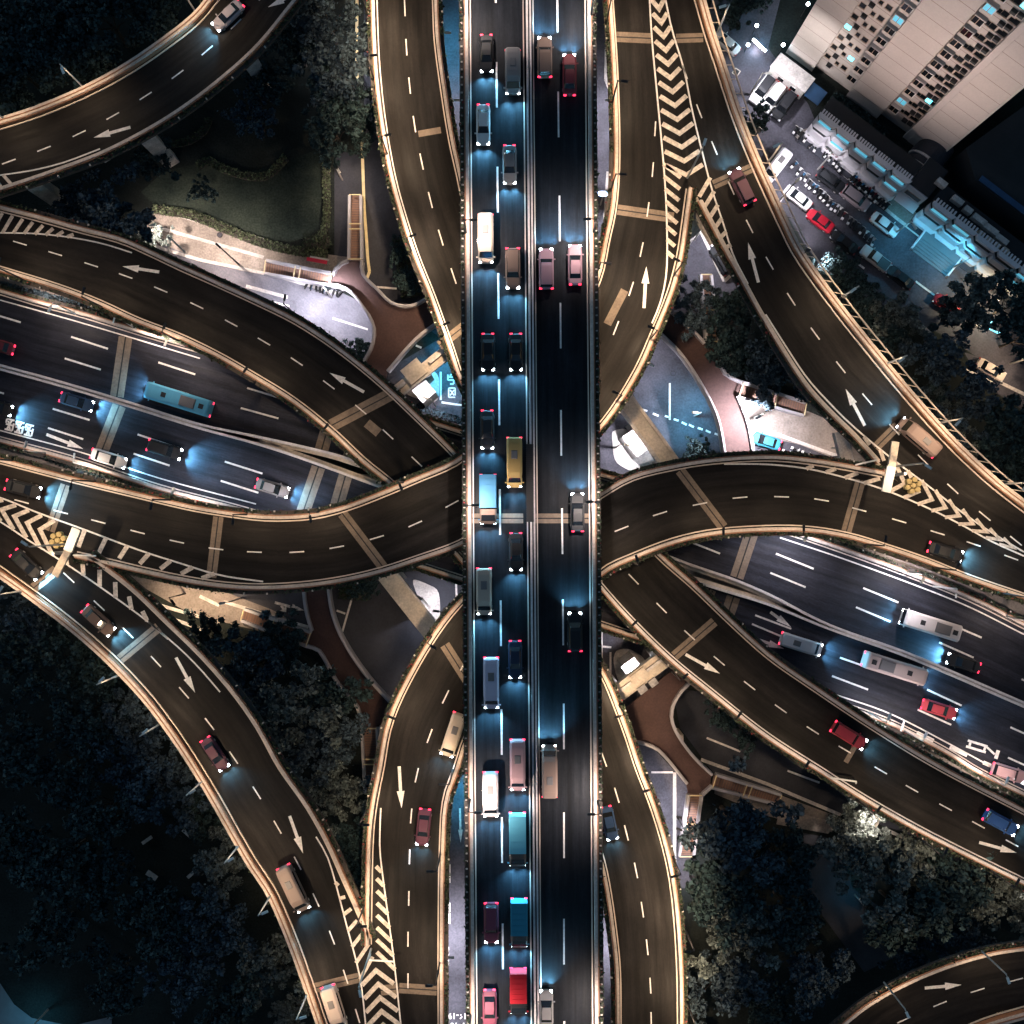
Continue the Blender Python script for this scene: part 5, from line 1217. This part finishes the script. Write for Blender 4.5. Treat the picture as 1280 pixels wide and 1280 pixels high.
car('black sedan in the inner left lane halfway down the upper deck', 'sedan', 4.8, BLK, (645,440), ZT, DN)
car('golden yellow minibus in the inner left lane above the deck joint', 'van', 6.4, YEL, (643,578), ZT, DN, 'minibus')
car('black sedan in the inner left lane just below the deck joint', 'sedan', 4.9, BLK, (645,690), ZT, DN)
car('dark blue sedan in the inner left lane beside the lilac minibus', 'sedan', 4.9, (.02,.03,.06), (644,825), ZT, DN)
car('pinkish minibus with red rear lights in the inner left lane', 'van', 6.6, PNK, (647,958), ZT, DN, 'minibus')
car('truck with a bright blue box below the pinkish minibus, inner left lane', 'truck', 6.8, (.10,.38,.52), (647,1052), ZT, DN, 'truck', cab=BRN)
car('truck with a teal blue box and brown cab, inner left lane near the bottom', 'truck', 6.2, TEA, (649,1157), ZT, DN, 'truck', cab=BRN)
car('truck with its box coloured red for tail light glow, inner left lane at the bottom', 'truck', 5.8, (.55,.012,.025), (648,1243), ZT, DN, 'truck', cab=BLK)  # box colour stands for the red tail light smear of a dark car
# northbound, right carriageway
car('brown suv in the inner right lane at the top', 'suv', 5.2, BRN, (681,70), ZT, UP)
car('dark red sedan with bright tail lights in the outer right lane at the top', 'sedan', 5.4, DRED, (712,92), ZT, UP)
car('purple grey suv in the inner right lane level with the upper ramps', 'suv', 5.2, (.24,.15,.19), (683,335), ZT, UP)
car('rosy sedan in the outer right lane beside the purple grey suv', 'sedan', 5.2, (.40,.24,.28), (719,330), ZT, UP)
car('dark sedan with white and red lights in the outer right lane at the joint', 'sedan', 5.0, DGR, (722,640), ZT, UP)
car('black suv in the outer right lane below the deck joint', 'suv', 5.0, BLK, (719,790), ZT, UP)
car('taupe van in the inner right lane, lower half of the deck', 'van', 6.6, (.24,.17,.14), (687,965), ZT, UP, 'van')
car('grey sedan cut by the bottom edge in the inner right lane', 'sedan', 4.8, GRY, (683,1262), ZT, UP)
# wide crossing road
EA, WE = (1, .31), (-1, -.31)
car('coach with a sky blue roof on the upper carriageway at the left', 'bus', 9.5, (.10,.36,.52), (222,499), ZE, WE, 'coach')
car('dark red sedan cut by the left edge on the upper carriageway', 'sedan', 4.9, DRED, (-4,431), ZE, WE)
car('dark blue sedan heading right close to the central barrier at the left', 'sedan', 4.9, (.02,.05,.10), (95,502), ZE, EA, lights=1.6)
car('black suv with bright headlights in the middle lane of the lower carriageway', 'suv', 5.0, BLK, (205,562), ZE, EA, lights=2.2)
car('white sedan leaving the painted arrow on the lower carriageway', 'sedan', 5.2, WHT, (135,573), ZE, EA)
car('black sedan cut by the left edge on the lower carriageway', 'sedan', 4.8, BLK, (-6,508), ZE, EA, lights=1.5)
car('grey sedan about to pass below the left ramp crossing', 'sedan', 4.9, GRY, (340,610), ZE, EA)
car('white coach on the upper carriageway at the right', 'bus', 8.2, (.66,.60,.58), (1165,782), ZE, WE, 'coach', lights=.6)
car('black sedan with bright headlights beside the central barrier at the right', 'sedan', 4.9, BLK, (1205,829), ZE, WE, lights=2.2)
car('beige pink coach on the lower carriageway at the right', 'bus', 9.0, (.46,.36,.33), (1120,836), ZE, EA, 'coach', lights=.5)
car('red sedan with bright tail lights on the lower carriageway', 'sedan', 5.2, (.50,.06,.08), (1175,887), ZE, EA, lights=.7)
car('white minibus on the lower carriageway next to the painted arrows', 'van', 6.2, (.70,.66,.66), (1003,806), ZE, EA, 'minibus')
car('pale pink suv at the lower right end of the wide road', 'suv', 5.0, PNK, (1262,967), ZE, EA, lights=.5)
# ramps
car('black sedan with bright blue white headlights at the left end of the ramp', 'sedan', 4.8, BLK, (28,611), Z1, (1, .25), lights=1.8)
car('black sedan with bright headlights leaving the ramp at the right edge', 'sedan', 4.8, BLK, (1183,690), Z1, (1, .31), lights=1.8)
car('grey brown van on the right hand ramp near the fork', 'van', 6.4, (.22,.16,.14), (1150,546), Z1, (-.76, -.65), 'van', lights=1.2)
car('dark purple suv high on the right hand ramp', 'suv', 5.0, (.09,.04,.06), (928,232), Z1, (-.44, -.9), lights=.8)
car('black sedan with blue white headlights on the left hand ramp at its start', 'sedan', 4.8, BLK, (32,706), Z1, (.72, .69), lights=1.6)
car('brown sedan with headlights on the left hand ramp below the fork', 'sedan', 5.0, BRN, (122,776), Z1, (.74, .67), lights=1.4)
car('dark plum sedan halfway down the left hand ramp', 'sedan', 4.9, (.08,.03,.05), (268,943), Z1, (.55, .83), lights=.7)
car('brown van low on the left hand ramp', 'van', 6.6, (.22,.17,.15), (366,1113), Z1, (.43, .9), 'van', lights=.8)
car('pale minibus cut by the bottom edge on the left hand ramp', 'van', 6.0, (.46,.38,.34), (417,1262), Z1, (.3, .95), 'minibus', lights=.7)
car('dark red suv on the low ramp at the lower right', 'suv', 5.2, (.30,.03,.05), (1062,920), Z3, (.85, .52), lights=.6)
car('blue suv at the right end of the low ramp', 'suv', 5.0, (.03,.10,.30), (1252,1029), Z3, (.88, .48), lights=.5)
car('pale lilac sedan at the top of the upper left corner ramp', 'sedan', 5.0, (.40,.36,.40), (284,18), ZA, (-.72, .69), lights=.8)
car('cream minibus half hidden by the straight deck on the bottom ramp', 'van', 6.0, (.52,.43,.34), (566,920), Z1, (-.32, .95), 'minibus', lights=.4)
car('dark maroon sedan on the bottom ramp below the cream minibus', 'sedan', 5.0, (.07,.02,.04), (529,1035), Z1, (-.1, 1), lights=.5)
car('dark blue sedan beside the straight deck on the low ramp at the lower right', 'sedan', 4.8, (.02,.05,.12), (762,1030), Z3, (.22, 1), lights=.4)
# parked and waiting cars
PK = dict(lights=0, tail=False)
G0 = .19
car('white sedan under the cable rail beside the gate driveway', 'sedan', 4.6, WHT, (909,52), G0, (-.75, -.66), **PK)
car('white suv with a long dark glass roof, first of three in the yard', 'suv', 4.9, WHT, (954,111), G0, (-.6, .8), roofc=BLK, **PK)
car('white suv with roof bars, middle of three parked in the yard', 'suv', 4.8, (.66,.62,.62), (967,121), G0, (-.6, .8), **PK)
car('black suv, last of three parked in the yard by the blue canopy', 'suv', 4.8, BLK, (981,131), G0, (-.6, .8), **PK)
car('white minibus partly below the cable rail', 'van', 5.2, (.74,.72,.74), (972,206), G0, (-.6, .8), 'van', **PK)
car('white sedan parked in the pale yard beside the red car', 'sedan', 4.7, WHT, (998,246), G0, (-.78, -.62), **PK)
car('bright red car parked in front of the scooters', 'sedan', 4.5, (.50,.01,.03), (1026,275), G0, (-.8, -.6), **PK)
car('black car parked behind the bright red car', 'sedan', 4.6, BLK, (1056,302), G0, (-.8, -.6), **PK)
car('black suv in the street before the shop row', 'suv', 4.7, BLK, (1040,225), G0, (.8, .6), **PK)
car('grey suv behind the black one in the street, its front tinted blue', 'suv', 4.7, (.30,.24,.25), (1071,247), G0, (.8, .6), **PK)
car('white sedan in the blue lit street before the shop row', 'sedan', 4.8, WHT, (1107,280), G0, (.8, .6), **PK)
car('silver pickup parked at the end of the scooter row', 'pickup', 4.9, (.50,.46,.44), (1095,322), G0, (-.8, -.6), **PK)
car('black car parked behind the silver pickup', 'sedan', 4.6, BLK, (1126,346), G0, (-.8, -.6), **PK)
car('small dark red car on the dark blue street', 'sedan', 4.2, (.22,.01,.02), (1184,379), G0, (-.85, -.5), **PK)
car('tan white sedan on the dark road at the right edge', 'sedan', 4.8, (.62,.53,.46), (1240,462), G0, (.85, .5), **PK)
car('black car parked in the upper right fork yard', 'suv', 4.8, BLK, (902,324), G0, (-.5, -.85), **PK)
car('teal blue car with lit headlights beside the white footbridge end', 'sedan', 4.6, (.03,.20,.26), (958,551), G0, (-.95, -.3), lights=.5)
# scooters
def scooter_meshes():
    mb = MB(); mb.box((0, 0, .42), (1.0, .26, .22), 0, 0, .8); mb.box((.5, 0, .68), (.14, .34, .6)); body = mb.mesh('body', [None])
    mb = MB(); mb.box((-.2, 0, .78), (.66, .3, .12), 0, 0, .8); seat = mb.mesh('seat', [M['tyre']])
    mb = MB(); mb.tube(((.46, -.34, 1.02), (.5, 0, 1.0), (.46, .34, 1.02)), .035, 5); bar_ = mb.mesh('handlebar', [M['metal']])
    mb = MB()
    a = [(.23 * math.cos(k * .6283), -.05, .23 * math.sin(k * .6283)) for k in range(10)]; b = [(p[0], .05, p[2]) for p in a]
    mb.add(a + b, [tuple(range(10)), tuple(range(19, 9, -1))] + [(k, 10 + k, 10 + (k + 1) % 10, (k + 1) % 10) for k in range(10)]); wh = mb.mesh('wheel', [M['tyre']])
    mb = MB(); mb.box((-.62, 0, .92), (.34, .36, .3)); bx = mb.mesh('top_box', [None])
    return body, seat, bar_, wh, bx
SM = scooter_meshes()
def scooter(label, p, an, col, box, group):
    root = thing('parked_scooter', label, 'scooter', p, an, group)
    place('body', SM[0], root, paint(col)); place('seat', SM[1], root); place('handlebar', SM[2], root)
    for x in (-.5, .58): place('wheel', SM[3], root, loc=(x, 0, .23))
    if box: place('top_box', SM[4], root, paint(box))
rs = random.Random(3)
rows = [('scooters parked along the kerb before the shop row', 'in the row along the shop kerb', [(993,164),(997,167),(1001,171),(1006,174),(1014,182),(1018,186),(1029,192),(1033,195),(1037,198),(1041,202),(1046,207),(1050,211),(1063,222),(1067,226),(1071,229),(1075,233),(1079,237),(1083,240),(1087,244),(1091,247),(1095,250),(1099,253),(1103,256),(1107,260)]),
        ('scooters parked between the white car and the pickup', 'in the row behind the parked cars', [(991,209),(998,216),(1002,222),(1006,224),(1009,230),(1013,234),(1018,238),(1023,242),(1027,246),(1030,249),(1034,254),(1039,259),(1044,262),(1049,266),(1054,271),(1059,276),(1064,281),(1069,285),(1076,290),(1081,295),(1086,300),(1090,304)])]
nth = ['1st','2nd','3rd'] + [f'{k}th' for k in range(4, 21)] + ['21st','22nd','23rd','24th']
for grp, where, pts in rows:
    for i, (x, y) in enumerate(pts):
        c = rs.choice([WHT, WHT, BLK, DGR, GRY, BLU, DRED, (.6,.6,.64)]); bxc = rs.choice([None, WHT, WHT, BLK])
        cn = {WHT: 'white', BLK: 'black', DGR: 'dark grey', GRY: 'grey', BLU: 'blue', DRED: 'dark red'}.get(c, 'silver')
        scooter(f'{cn} scooter, {nth[i]} from the left {where}', W(x + rs.uniform(-1, 1), y + rs.uniform(-1, 1), G0), R(53) + rs.uniform(-.25, .25) - R(36) * 0, c, bxc, grp)
for i, x in enumerate((384, 390, 396, 401, 406, 411, 418, 422, 426)):
    scooter(f'dark bicycle like scooter, {nth[i]} from the left beside the upper left stairs', W(x, 357 + i * 1.3, G0), R(70) + rs.uniform(-.3, .3), rs.choice([BLK, DGR, BLU]), None, 'dark scooters on the white kerb beside the upper left stairs')
for lb, px, c in (('white parked scooter behind the teal blue car, nearest to it', (982,565), WHT), ('white covered scooter behind the teal blue car, in the middle', (993,562), WHT), ('white parked scooter behind the teal blue car, farthest right', (1006,567), WHT)):
    scooter(lb, W(*px, G0), R(-20), c, WHT, 'white scooters behind the teal blue car')
# ---------------------------------------------------------------- trees, hedges, bushes
def crown_mesh(name, m, seed, nl=5200, lobes=8, flat=.75, ls=.047):
    r = random.Random(seed); mb = MB(); L = []
    for k in range(lobes):
        a = r.uniform(0, 6.283); q = r.uniform(.15, .68) if k else 0
        L.append((Vector((math.cos(a) * q, math.sin(a) * q, r.uniform(-.12, .30) * flat)), r.uniform(.30, .52)))
    CL = []
    for i in range(62):
        c, rr = L[r.randrange(lobes)]
        v = Vector((r.gauss(0, 1), r.gauss(0, 1), abs(r.gauss(.25, .8)))).normalized(); q = rr * r.uniform(.55, 1.12)
        CL.append((c + Vector((v.x * q, v.y * q, v.z * q * flat)), r.uniform(.07, .15)))
    for i in range(nl):
        c, rr = CL[int(r.random() ** 1.15 * len(CL))]
        v = Vector((r.gauss(0, 1), r.gauss(0, 1), r.gauss(.5, 1))).normalized() * rr * r.random() ** .4
        if r.random() < .06: v *= r.uniform(1.2, 2.0)
        leaf(mb, c + v, r.uniform(.55, 1.25) * ls, 0, r)
    return mb.mesh('crown', [m])
CR = {}
for k in range(4):
    CR['a', k] = crown_mesh('crown', M['leaf_a'], 20 + k, lobes=7 + k); CR['b', k] = crown_mesh('crown', M['leaf_b'], 40 + k, lobes=8 + k); CR['c', k] = crown_mesh('crown', M['leaf_c'], 60 + k, lobes=9 + k, nl=5600)
def trunk_mesh():
    mb = MB(); mb.tube(((0, 0, 0), (.02, .03, .5), (.05, 0, 1.0)), .055, 7, r2=.03)
    for k in range(5):
        a = k * 1.26; mb.tube(((.03, .01, .6 + .06 * k), (math.cos(a) * .2, math.sin(a) * .2, .92), (math.cos(a) * .42, math.sin(a) * .42, 1.12)), .024, 5, r2=.008)
    return mb.mesh('trunk', [M['bark']])
TR = trunk_mesh()
rf = random.Random(99)
def tree(label, px, r, kind='a', h=None, group=None, z=0):
    h = h or r * 1.55
    p = W(px[0], px[1], z + h); p.z = z
    root = thing('broadleaf_tree', label, 'tree', p, rf.uniform(0, 6.28), group)
    o = place('trunk', TR, root); o.scale = (r, r, h * .82)
    o = place('crown', CR[kind, rf.randrange(4)], root, loc=(0, 0, h)); o.scale = (r * 1.35, r * 1.35, r * 1.1); o.rotation_euler.z = rf.uniform(0, 6.28)
def trees(lst, group=None):
    for lb, px, r, k in lst: tree(lb, px, r, k, None, group)
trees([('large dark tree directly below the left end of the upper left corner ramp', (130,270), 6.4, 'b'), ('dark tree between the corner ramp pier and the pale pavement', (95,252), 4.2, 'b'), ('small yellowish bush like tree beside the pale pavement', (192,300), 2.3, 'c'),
       ('tall blue grey tree beside the bright bare lamp, topmost', (410,25), 5.2, 'b'), ('blue grey tree left of the bright bare lamp', (432,85), 5.4, 'b'), ('dark tree below the bright bare lamp', (425,130), 5.0, 'a'), ('dark round tree above the end of the lawn', (418,165), 4.6, 'a'), ('small dark tree overhanging the dark street by the low ramp', (455,172), 3.0, 'a'),
       ('dark tree inside the curve of the corner ramp near the top', (372,60), 4.2, 'a'), ('small pale topped bush on the lawn in the upper left', (257,240), 2.0, 'a'), ('dark tree at the upper pier of the corner ramp', (330,100), 4.0, 'a'), ('grey tipped tree left of the park lawn', (320,148), 3.6, 'b'), ('dark tree beside the middle pier of the corner ramp', (196,195), 3.4, 'a')], 'trees of the park in the upper left')
NW = [('dark tree in the upper left corner wood, touching the corner', (22,20), 6.0), ('dark tree at the top edge left of the corner ramp lamp', (75,15), 5.8), ('dark tree at the top edge in the middle of the corner wood', (130,22), 6.2), ('dark tree at the top edge next to the corner ramp', (190,20), 5.2), ('dark tree at the left edge in the corner wood', (15,78), 6.0), ('dark tree behind the first corner ramp lamp', (65,75), 5.4), ('dark tree behind the second corner ramp lamp', (115,66), 5.0), ('dark tree hugging the corner ramp at the left edge', (20,128), 4.4)]
trees([(a, b, c, 'a') for a, b, c in NW], 'trees in the dark upper left corner wood')
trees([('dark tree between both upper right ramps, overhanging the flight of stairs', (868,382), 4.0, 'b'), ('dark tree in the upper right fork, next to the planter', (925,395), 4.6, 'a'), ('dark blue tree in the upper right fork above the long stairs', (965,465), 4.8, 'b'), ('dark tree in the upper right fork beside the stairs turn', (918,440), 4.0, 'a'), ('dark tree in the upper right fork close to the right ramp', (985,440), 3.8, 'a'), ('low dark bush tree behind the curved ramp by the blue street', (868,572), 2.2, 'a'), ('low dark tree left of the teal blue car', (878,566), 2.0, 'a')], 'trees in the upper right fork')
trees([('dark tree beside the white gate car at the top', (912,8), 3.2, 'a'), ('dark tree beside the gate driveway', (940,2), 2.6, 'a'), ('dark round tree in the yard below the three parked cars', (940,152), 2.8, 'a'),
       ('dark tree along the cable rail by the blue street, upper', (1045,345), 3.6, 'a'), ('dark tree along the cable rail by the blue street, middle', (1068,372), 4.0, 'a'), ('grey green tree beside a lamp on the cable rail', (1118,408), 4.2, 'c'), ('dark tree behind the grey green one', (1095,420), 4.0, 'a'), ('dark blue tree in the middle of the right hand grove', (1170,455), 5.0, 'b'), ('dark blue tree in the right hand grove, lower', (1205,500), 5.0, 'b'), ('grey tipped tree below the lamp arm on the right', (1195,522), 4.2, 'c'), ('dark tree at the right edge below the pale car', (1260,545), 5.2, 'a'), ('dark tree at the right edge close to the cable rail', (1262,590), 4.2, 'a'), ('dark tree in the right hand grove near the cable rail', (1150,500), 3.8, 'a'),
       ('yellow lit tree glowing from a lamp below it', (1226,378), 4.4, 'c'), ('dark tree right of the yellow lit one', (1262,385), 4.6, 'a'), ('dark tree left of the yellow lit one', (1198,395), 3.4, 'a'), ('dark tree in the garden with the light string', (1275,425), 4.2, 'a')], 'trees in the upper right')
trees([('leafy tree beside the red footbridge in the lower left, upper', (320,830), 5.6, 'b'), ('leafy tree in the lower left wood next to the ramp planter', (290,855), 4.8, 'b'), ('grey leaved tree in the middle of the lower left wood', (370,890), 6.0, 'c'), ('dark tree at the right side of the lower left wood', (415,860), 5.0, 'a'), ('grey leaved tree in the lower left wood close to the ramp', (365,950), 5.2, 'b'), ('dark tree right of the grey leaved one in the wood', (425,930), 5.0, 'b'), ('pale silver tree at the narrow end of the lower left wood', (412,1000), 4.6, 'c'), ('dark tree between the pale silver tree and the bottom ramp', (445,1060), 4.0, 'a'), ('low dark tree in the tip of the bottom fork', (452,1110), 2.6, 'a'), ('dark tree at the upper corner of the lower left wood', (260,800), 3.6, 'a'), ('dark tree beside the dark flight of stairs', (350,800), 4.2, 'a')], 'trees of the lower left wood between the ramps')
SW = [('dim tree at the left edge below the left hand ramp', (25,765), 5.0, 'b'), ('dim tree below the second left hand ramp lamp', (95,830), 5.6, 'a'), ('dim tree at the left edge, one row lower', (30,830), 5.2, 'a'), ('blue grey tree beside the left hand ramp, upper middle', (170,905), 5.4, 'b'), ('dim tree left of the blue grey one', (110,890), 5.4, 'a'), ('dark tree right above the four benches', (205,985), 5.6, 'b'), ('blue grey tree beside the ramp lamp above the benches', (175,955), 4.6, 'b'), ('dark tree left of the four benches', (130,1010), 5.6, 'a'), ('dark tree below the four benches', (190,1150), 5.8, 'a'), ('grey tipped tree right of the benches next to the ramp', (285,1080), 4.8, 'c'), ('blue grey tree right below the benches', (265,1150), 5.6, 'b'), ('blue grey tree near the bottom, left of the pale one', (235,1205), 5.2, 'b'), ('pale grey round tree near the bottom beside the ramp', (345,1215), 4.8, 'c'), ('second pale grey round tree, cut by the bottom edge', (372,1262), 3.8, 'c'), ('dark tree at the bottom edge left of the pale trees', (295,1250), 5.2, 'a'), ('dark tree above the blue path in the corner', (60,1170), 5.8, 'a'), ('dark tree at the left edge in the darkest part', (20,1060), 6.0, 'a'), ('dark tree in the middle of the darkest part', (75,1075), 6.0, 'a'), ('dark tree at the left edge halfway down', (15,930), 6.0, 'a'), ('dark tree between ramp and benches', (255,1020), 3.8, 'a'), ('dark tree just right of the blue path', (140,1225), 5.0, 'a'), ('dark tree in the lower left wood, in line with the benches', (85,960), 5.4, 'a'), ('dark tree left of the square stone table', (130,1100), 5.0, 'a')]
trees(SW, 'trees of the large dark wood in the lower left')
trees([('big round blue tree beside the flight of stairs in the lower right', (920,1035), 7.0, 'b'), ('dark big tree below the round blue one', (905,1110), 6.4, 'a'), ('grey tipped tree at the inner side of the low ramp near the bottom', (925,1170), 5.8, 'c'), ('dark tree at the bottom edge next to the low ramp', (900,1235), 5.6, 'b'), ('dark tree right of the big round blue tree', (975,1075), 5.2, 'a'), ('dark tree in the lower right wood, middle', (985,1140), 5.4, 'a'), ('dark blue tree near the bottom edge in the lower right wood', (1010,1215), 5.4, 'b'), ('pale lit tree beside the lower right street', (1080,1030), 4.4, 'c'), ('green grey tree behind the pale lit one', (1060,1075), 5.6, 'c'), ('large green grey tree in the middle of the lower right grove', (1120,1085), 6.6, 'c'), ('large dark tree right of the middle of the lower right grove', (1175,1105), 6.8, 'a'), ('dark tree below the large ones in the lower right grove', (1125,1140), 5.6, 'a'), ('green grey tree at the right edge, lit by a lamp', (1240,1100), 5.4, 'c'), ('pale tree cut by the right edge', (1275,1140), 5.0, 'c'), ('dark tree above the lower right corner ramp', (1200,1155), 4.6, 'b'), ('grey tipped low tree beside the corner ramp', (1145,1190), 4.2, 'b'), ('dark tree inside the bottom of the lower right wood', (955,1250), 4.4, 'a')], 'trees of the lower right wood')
trees([('low dark tree between low ramp and the dark street in the lower right', (905,895), 3.0, 'a'), ('low dark tree right of the red footbridge, along the low ramp', (940,915), 2.6, 'a'), ('narrow dark tree in the gap beside the upper left footbridge', (515,350), 2.6, 'a'), ('narrow dark tree above the upper left footbridge', (508,315), 2.2, 'a'), ('dark bush like tree under the low ramp by the white street', (450,442), 2.4, 'a'), ('low dark tree under the curved ramp in the lower left', (455,738), 2.2, 'a')], 'low trees in the gaps between the ramps')
def hedge(label, pts, wd, h, m='hedge', z=0, n=22, s=(.10, .24), name='hedge'):
    pl = smooth([(p[0], p[1], z) for p in pts], ext=0, step=.25); mb = MB(); r = random.Random(len(pts) * 7 + int(pts[0][0]))
    root = thing(name, label, 'hedge')
    for i, p in enumerate(pl):
        d = (pl[min(i + 1, len(pl) - 1)] - pl[max(i - 1, 0)]).normalized(); nn = Vector((-d.y, d.x, 0))
        for k in range(n):
            leaf(mb, p + nn * r.uniform(-wd / 2, wd / 2) + d * r.uniform(-.15, .15) + Vector((0, 0, h * (.35 + .65 * r.random() ** .5))), r.uniform(*s), 0, r)
    mb.build('foliage', M[m], root)
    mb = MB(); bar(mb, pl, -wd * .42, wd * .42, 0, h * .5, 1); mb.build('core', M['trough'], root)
hedge('broad pale hedge along the lower side of the lawn', [(192,262),(240,270),(290,290),(330,305),(375,315),(410,318)], 1.5, .7, n=16)
hedge('straight pale hedge along the right side of the lawn', [(408,200),(409,250),(407,285),(396,302)], 1.2, .7, n=16)
hedge('dark clipped hedge between lawn end and stairs', [(380,308),(400,305),(412,300)], 2.6, .7, 'shrub', n=22)
hedge('speckled curved hedge across the park lawn', [(248,208),(262,202),(280,212),(305,220),(330,222),(345,212),(358,198)], 1.3, .7, n=16)
hedge('dim curved hedge near the corner ramp', [(210,182),(235,178),(255,165),(262,150)], 1.2, .6, 'shrub', n=14)
hedge('blue grey hedge on the strip above the wide road at the left', [(0,357),(50,370),(100,383),(135,396),(180,410),(225,425),(285,448)], 1.3, .8, 'leaf_b', z=ZV, n=20, s=(.12,.3))
hedge('dark hedge on the strip below the wide road at the left', [(0,553),(50,566),(85,580),(130,592),(180,605),(240,628),(300,648)], 1.3, .8, 'leaf_a', z=ZV, n=16, s=(.12,.3))
hedge('dark hedge on the strip above the wide road at the right', [(1000,668),(1050,684),(1110,708),(1145,725)], 1.3, .8, 'leaf_a', z=ZV, n=20, s=(.12,.3))
hedge('dark hedge on the upper right strip, nearer the right edge', [(1195,742),(1230,757),(1285,780)], 1.3, .8, 'leaf_a', z=ZV, n=16, s=(.12,.3))
hedge('speckled grey hedge on the strip below the wide road at the right', [(1060,890),(1110,905),(1160,930),(1210,955),(1285,992)], 1.5, .7, 'leaf_b', z=ZV, n=20, s=(.1,.24))
hedge('blue hedge beside the bus lane island', [(520,508),(545,516),(580,527)], 1.0, .9, 'leaf_b', n=22)
hedge('dark hedge above the white island in the lower left', [(532,710),(555,718),(580,722)], .9, .9, 'leaf_b', n=20)
hedge('dark hedge below the paved gap in the lower right', [(752,778),(775,786),(800,795)], .9, .9, 'leaf_b', n=20)
hedge('dark round shrub bed above the dark street in the lower left', [(425,738),(445,740),(462,740)], 2.4, 1.1, 'shrub', n=30)
hedge('tall dark shrub bed between street and low ramp in the upper left', [(503,300),(508,335),(515,372)], 3.0, 1.6, 'shrub', n=34)
hedge('dense tall clipped hedge at the foot of the middle blank wall', [(1036,128),(1055,142),(1078,160),(1100,178)], 3.0, 1.6, 'leaf_a', n=46, s=(.12,.28))
hedge('dark hedge on the roof side behind the left shop row', [(1086,172),(1110,196),(1135,220)], 2.2, 1.4, 'leaf_a', n=36, s=(.12,.28))
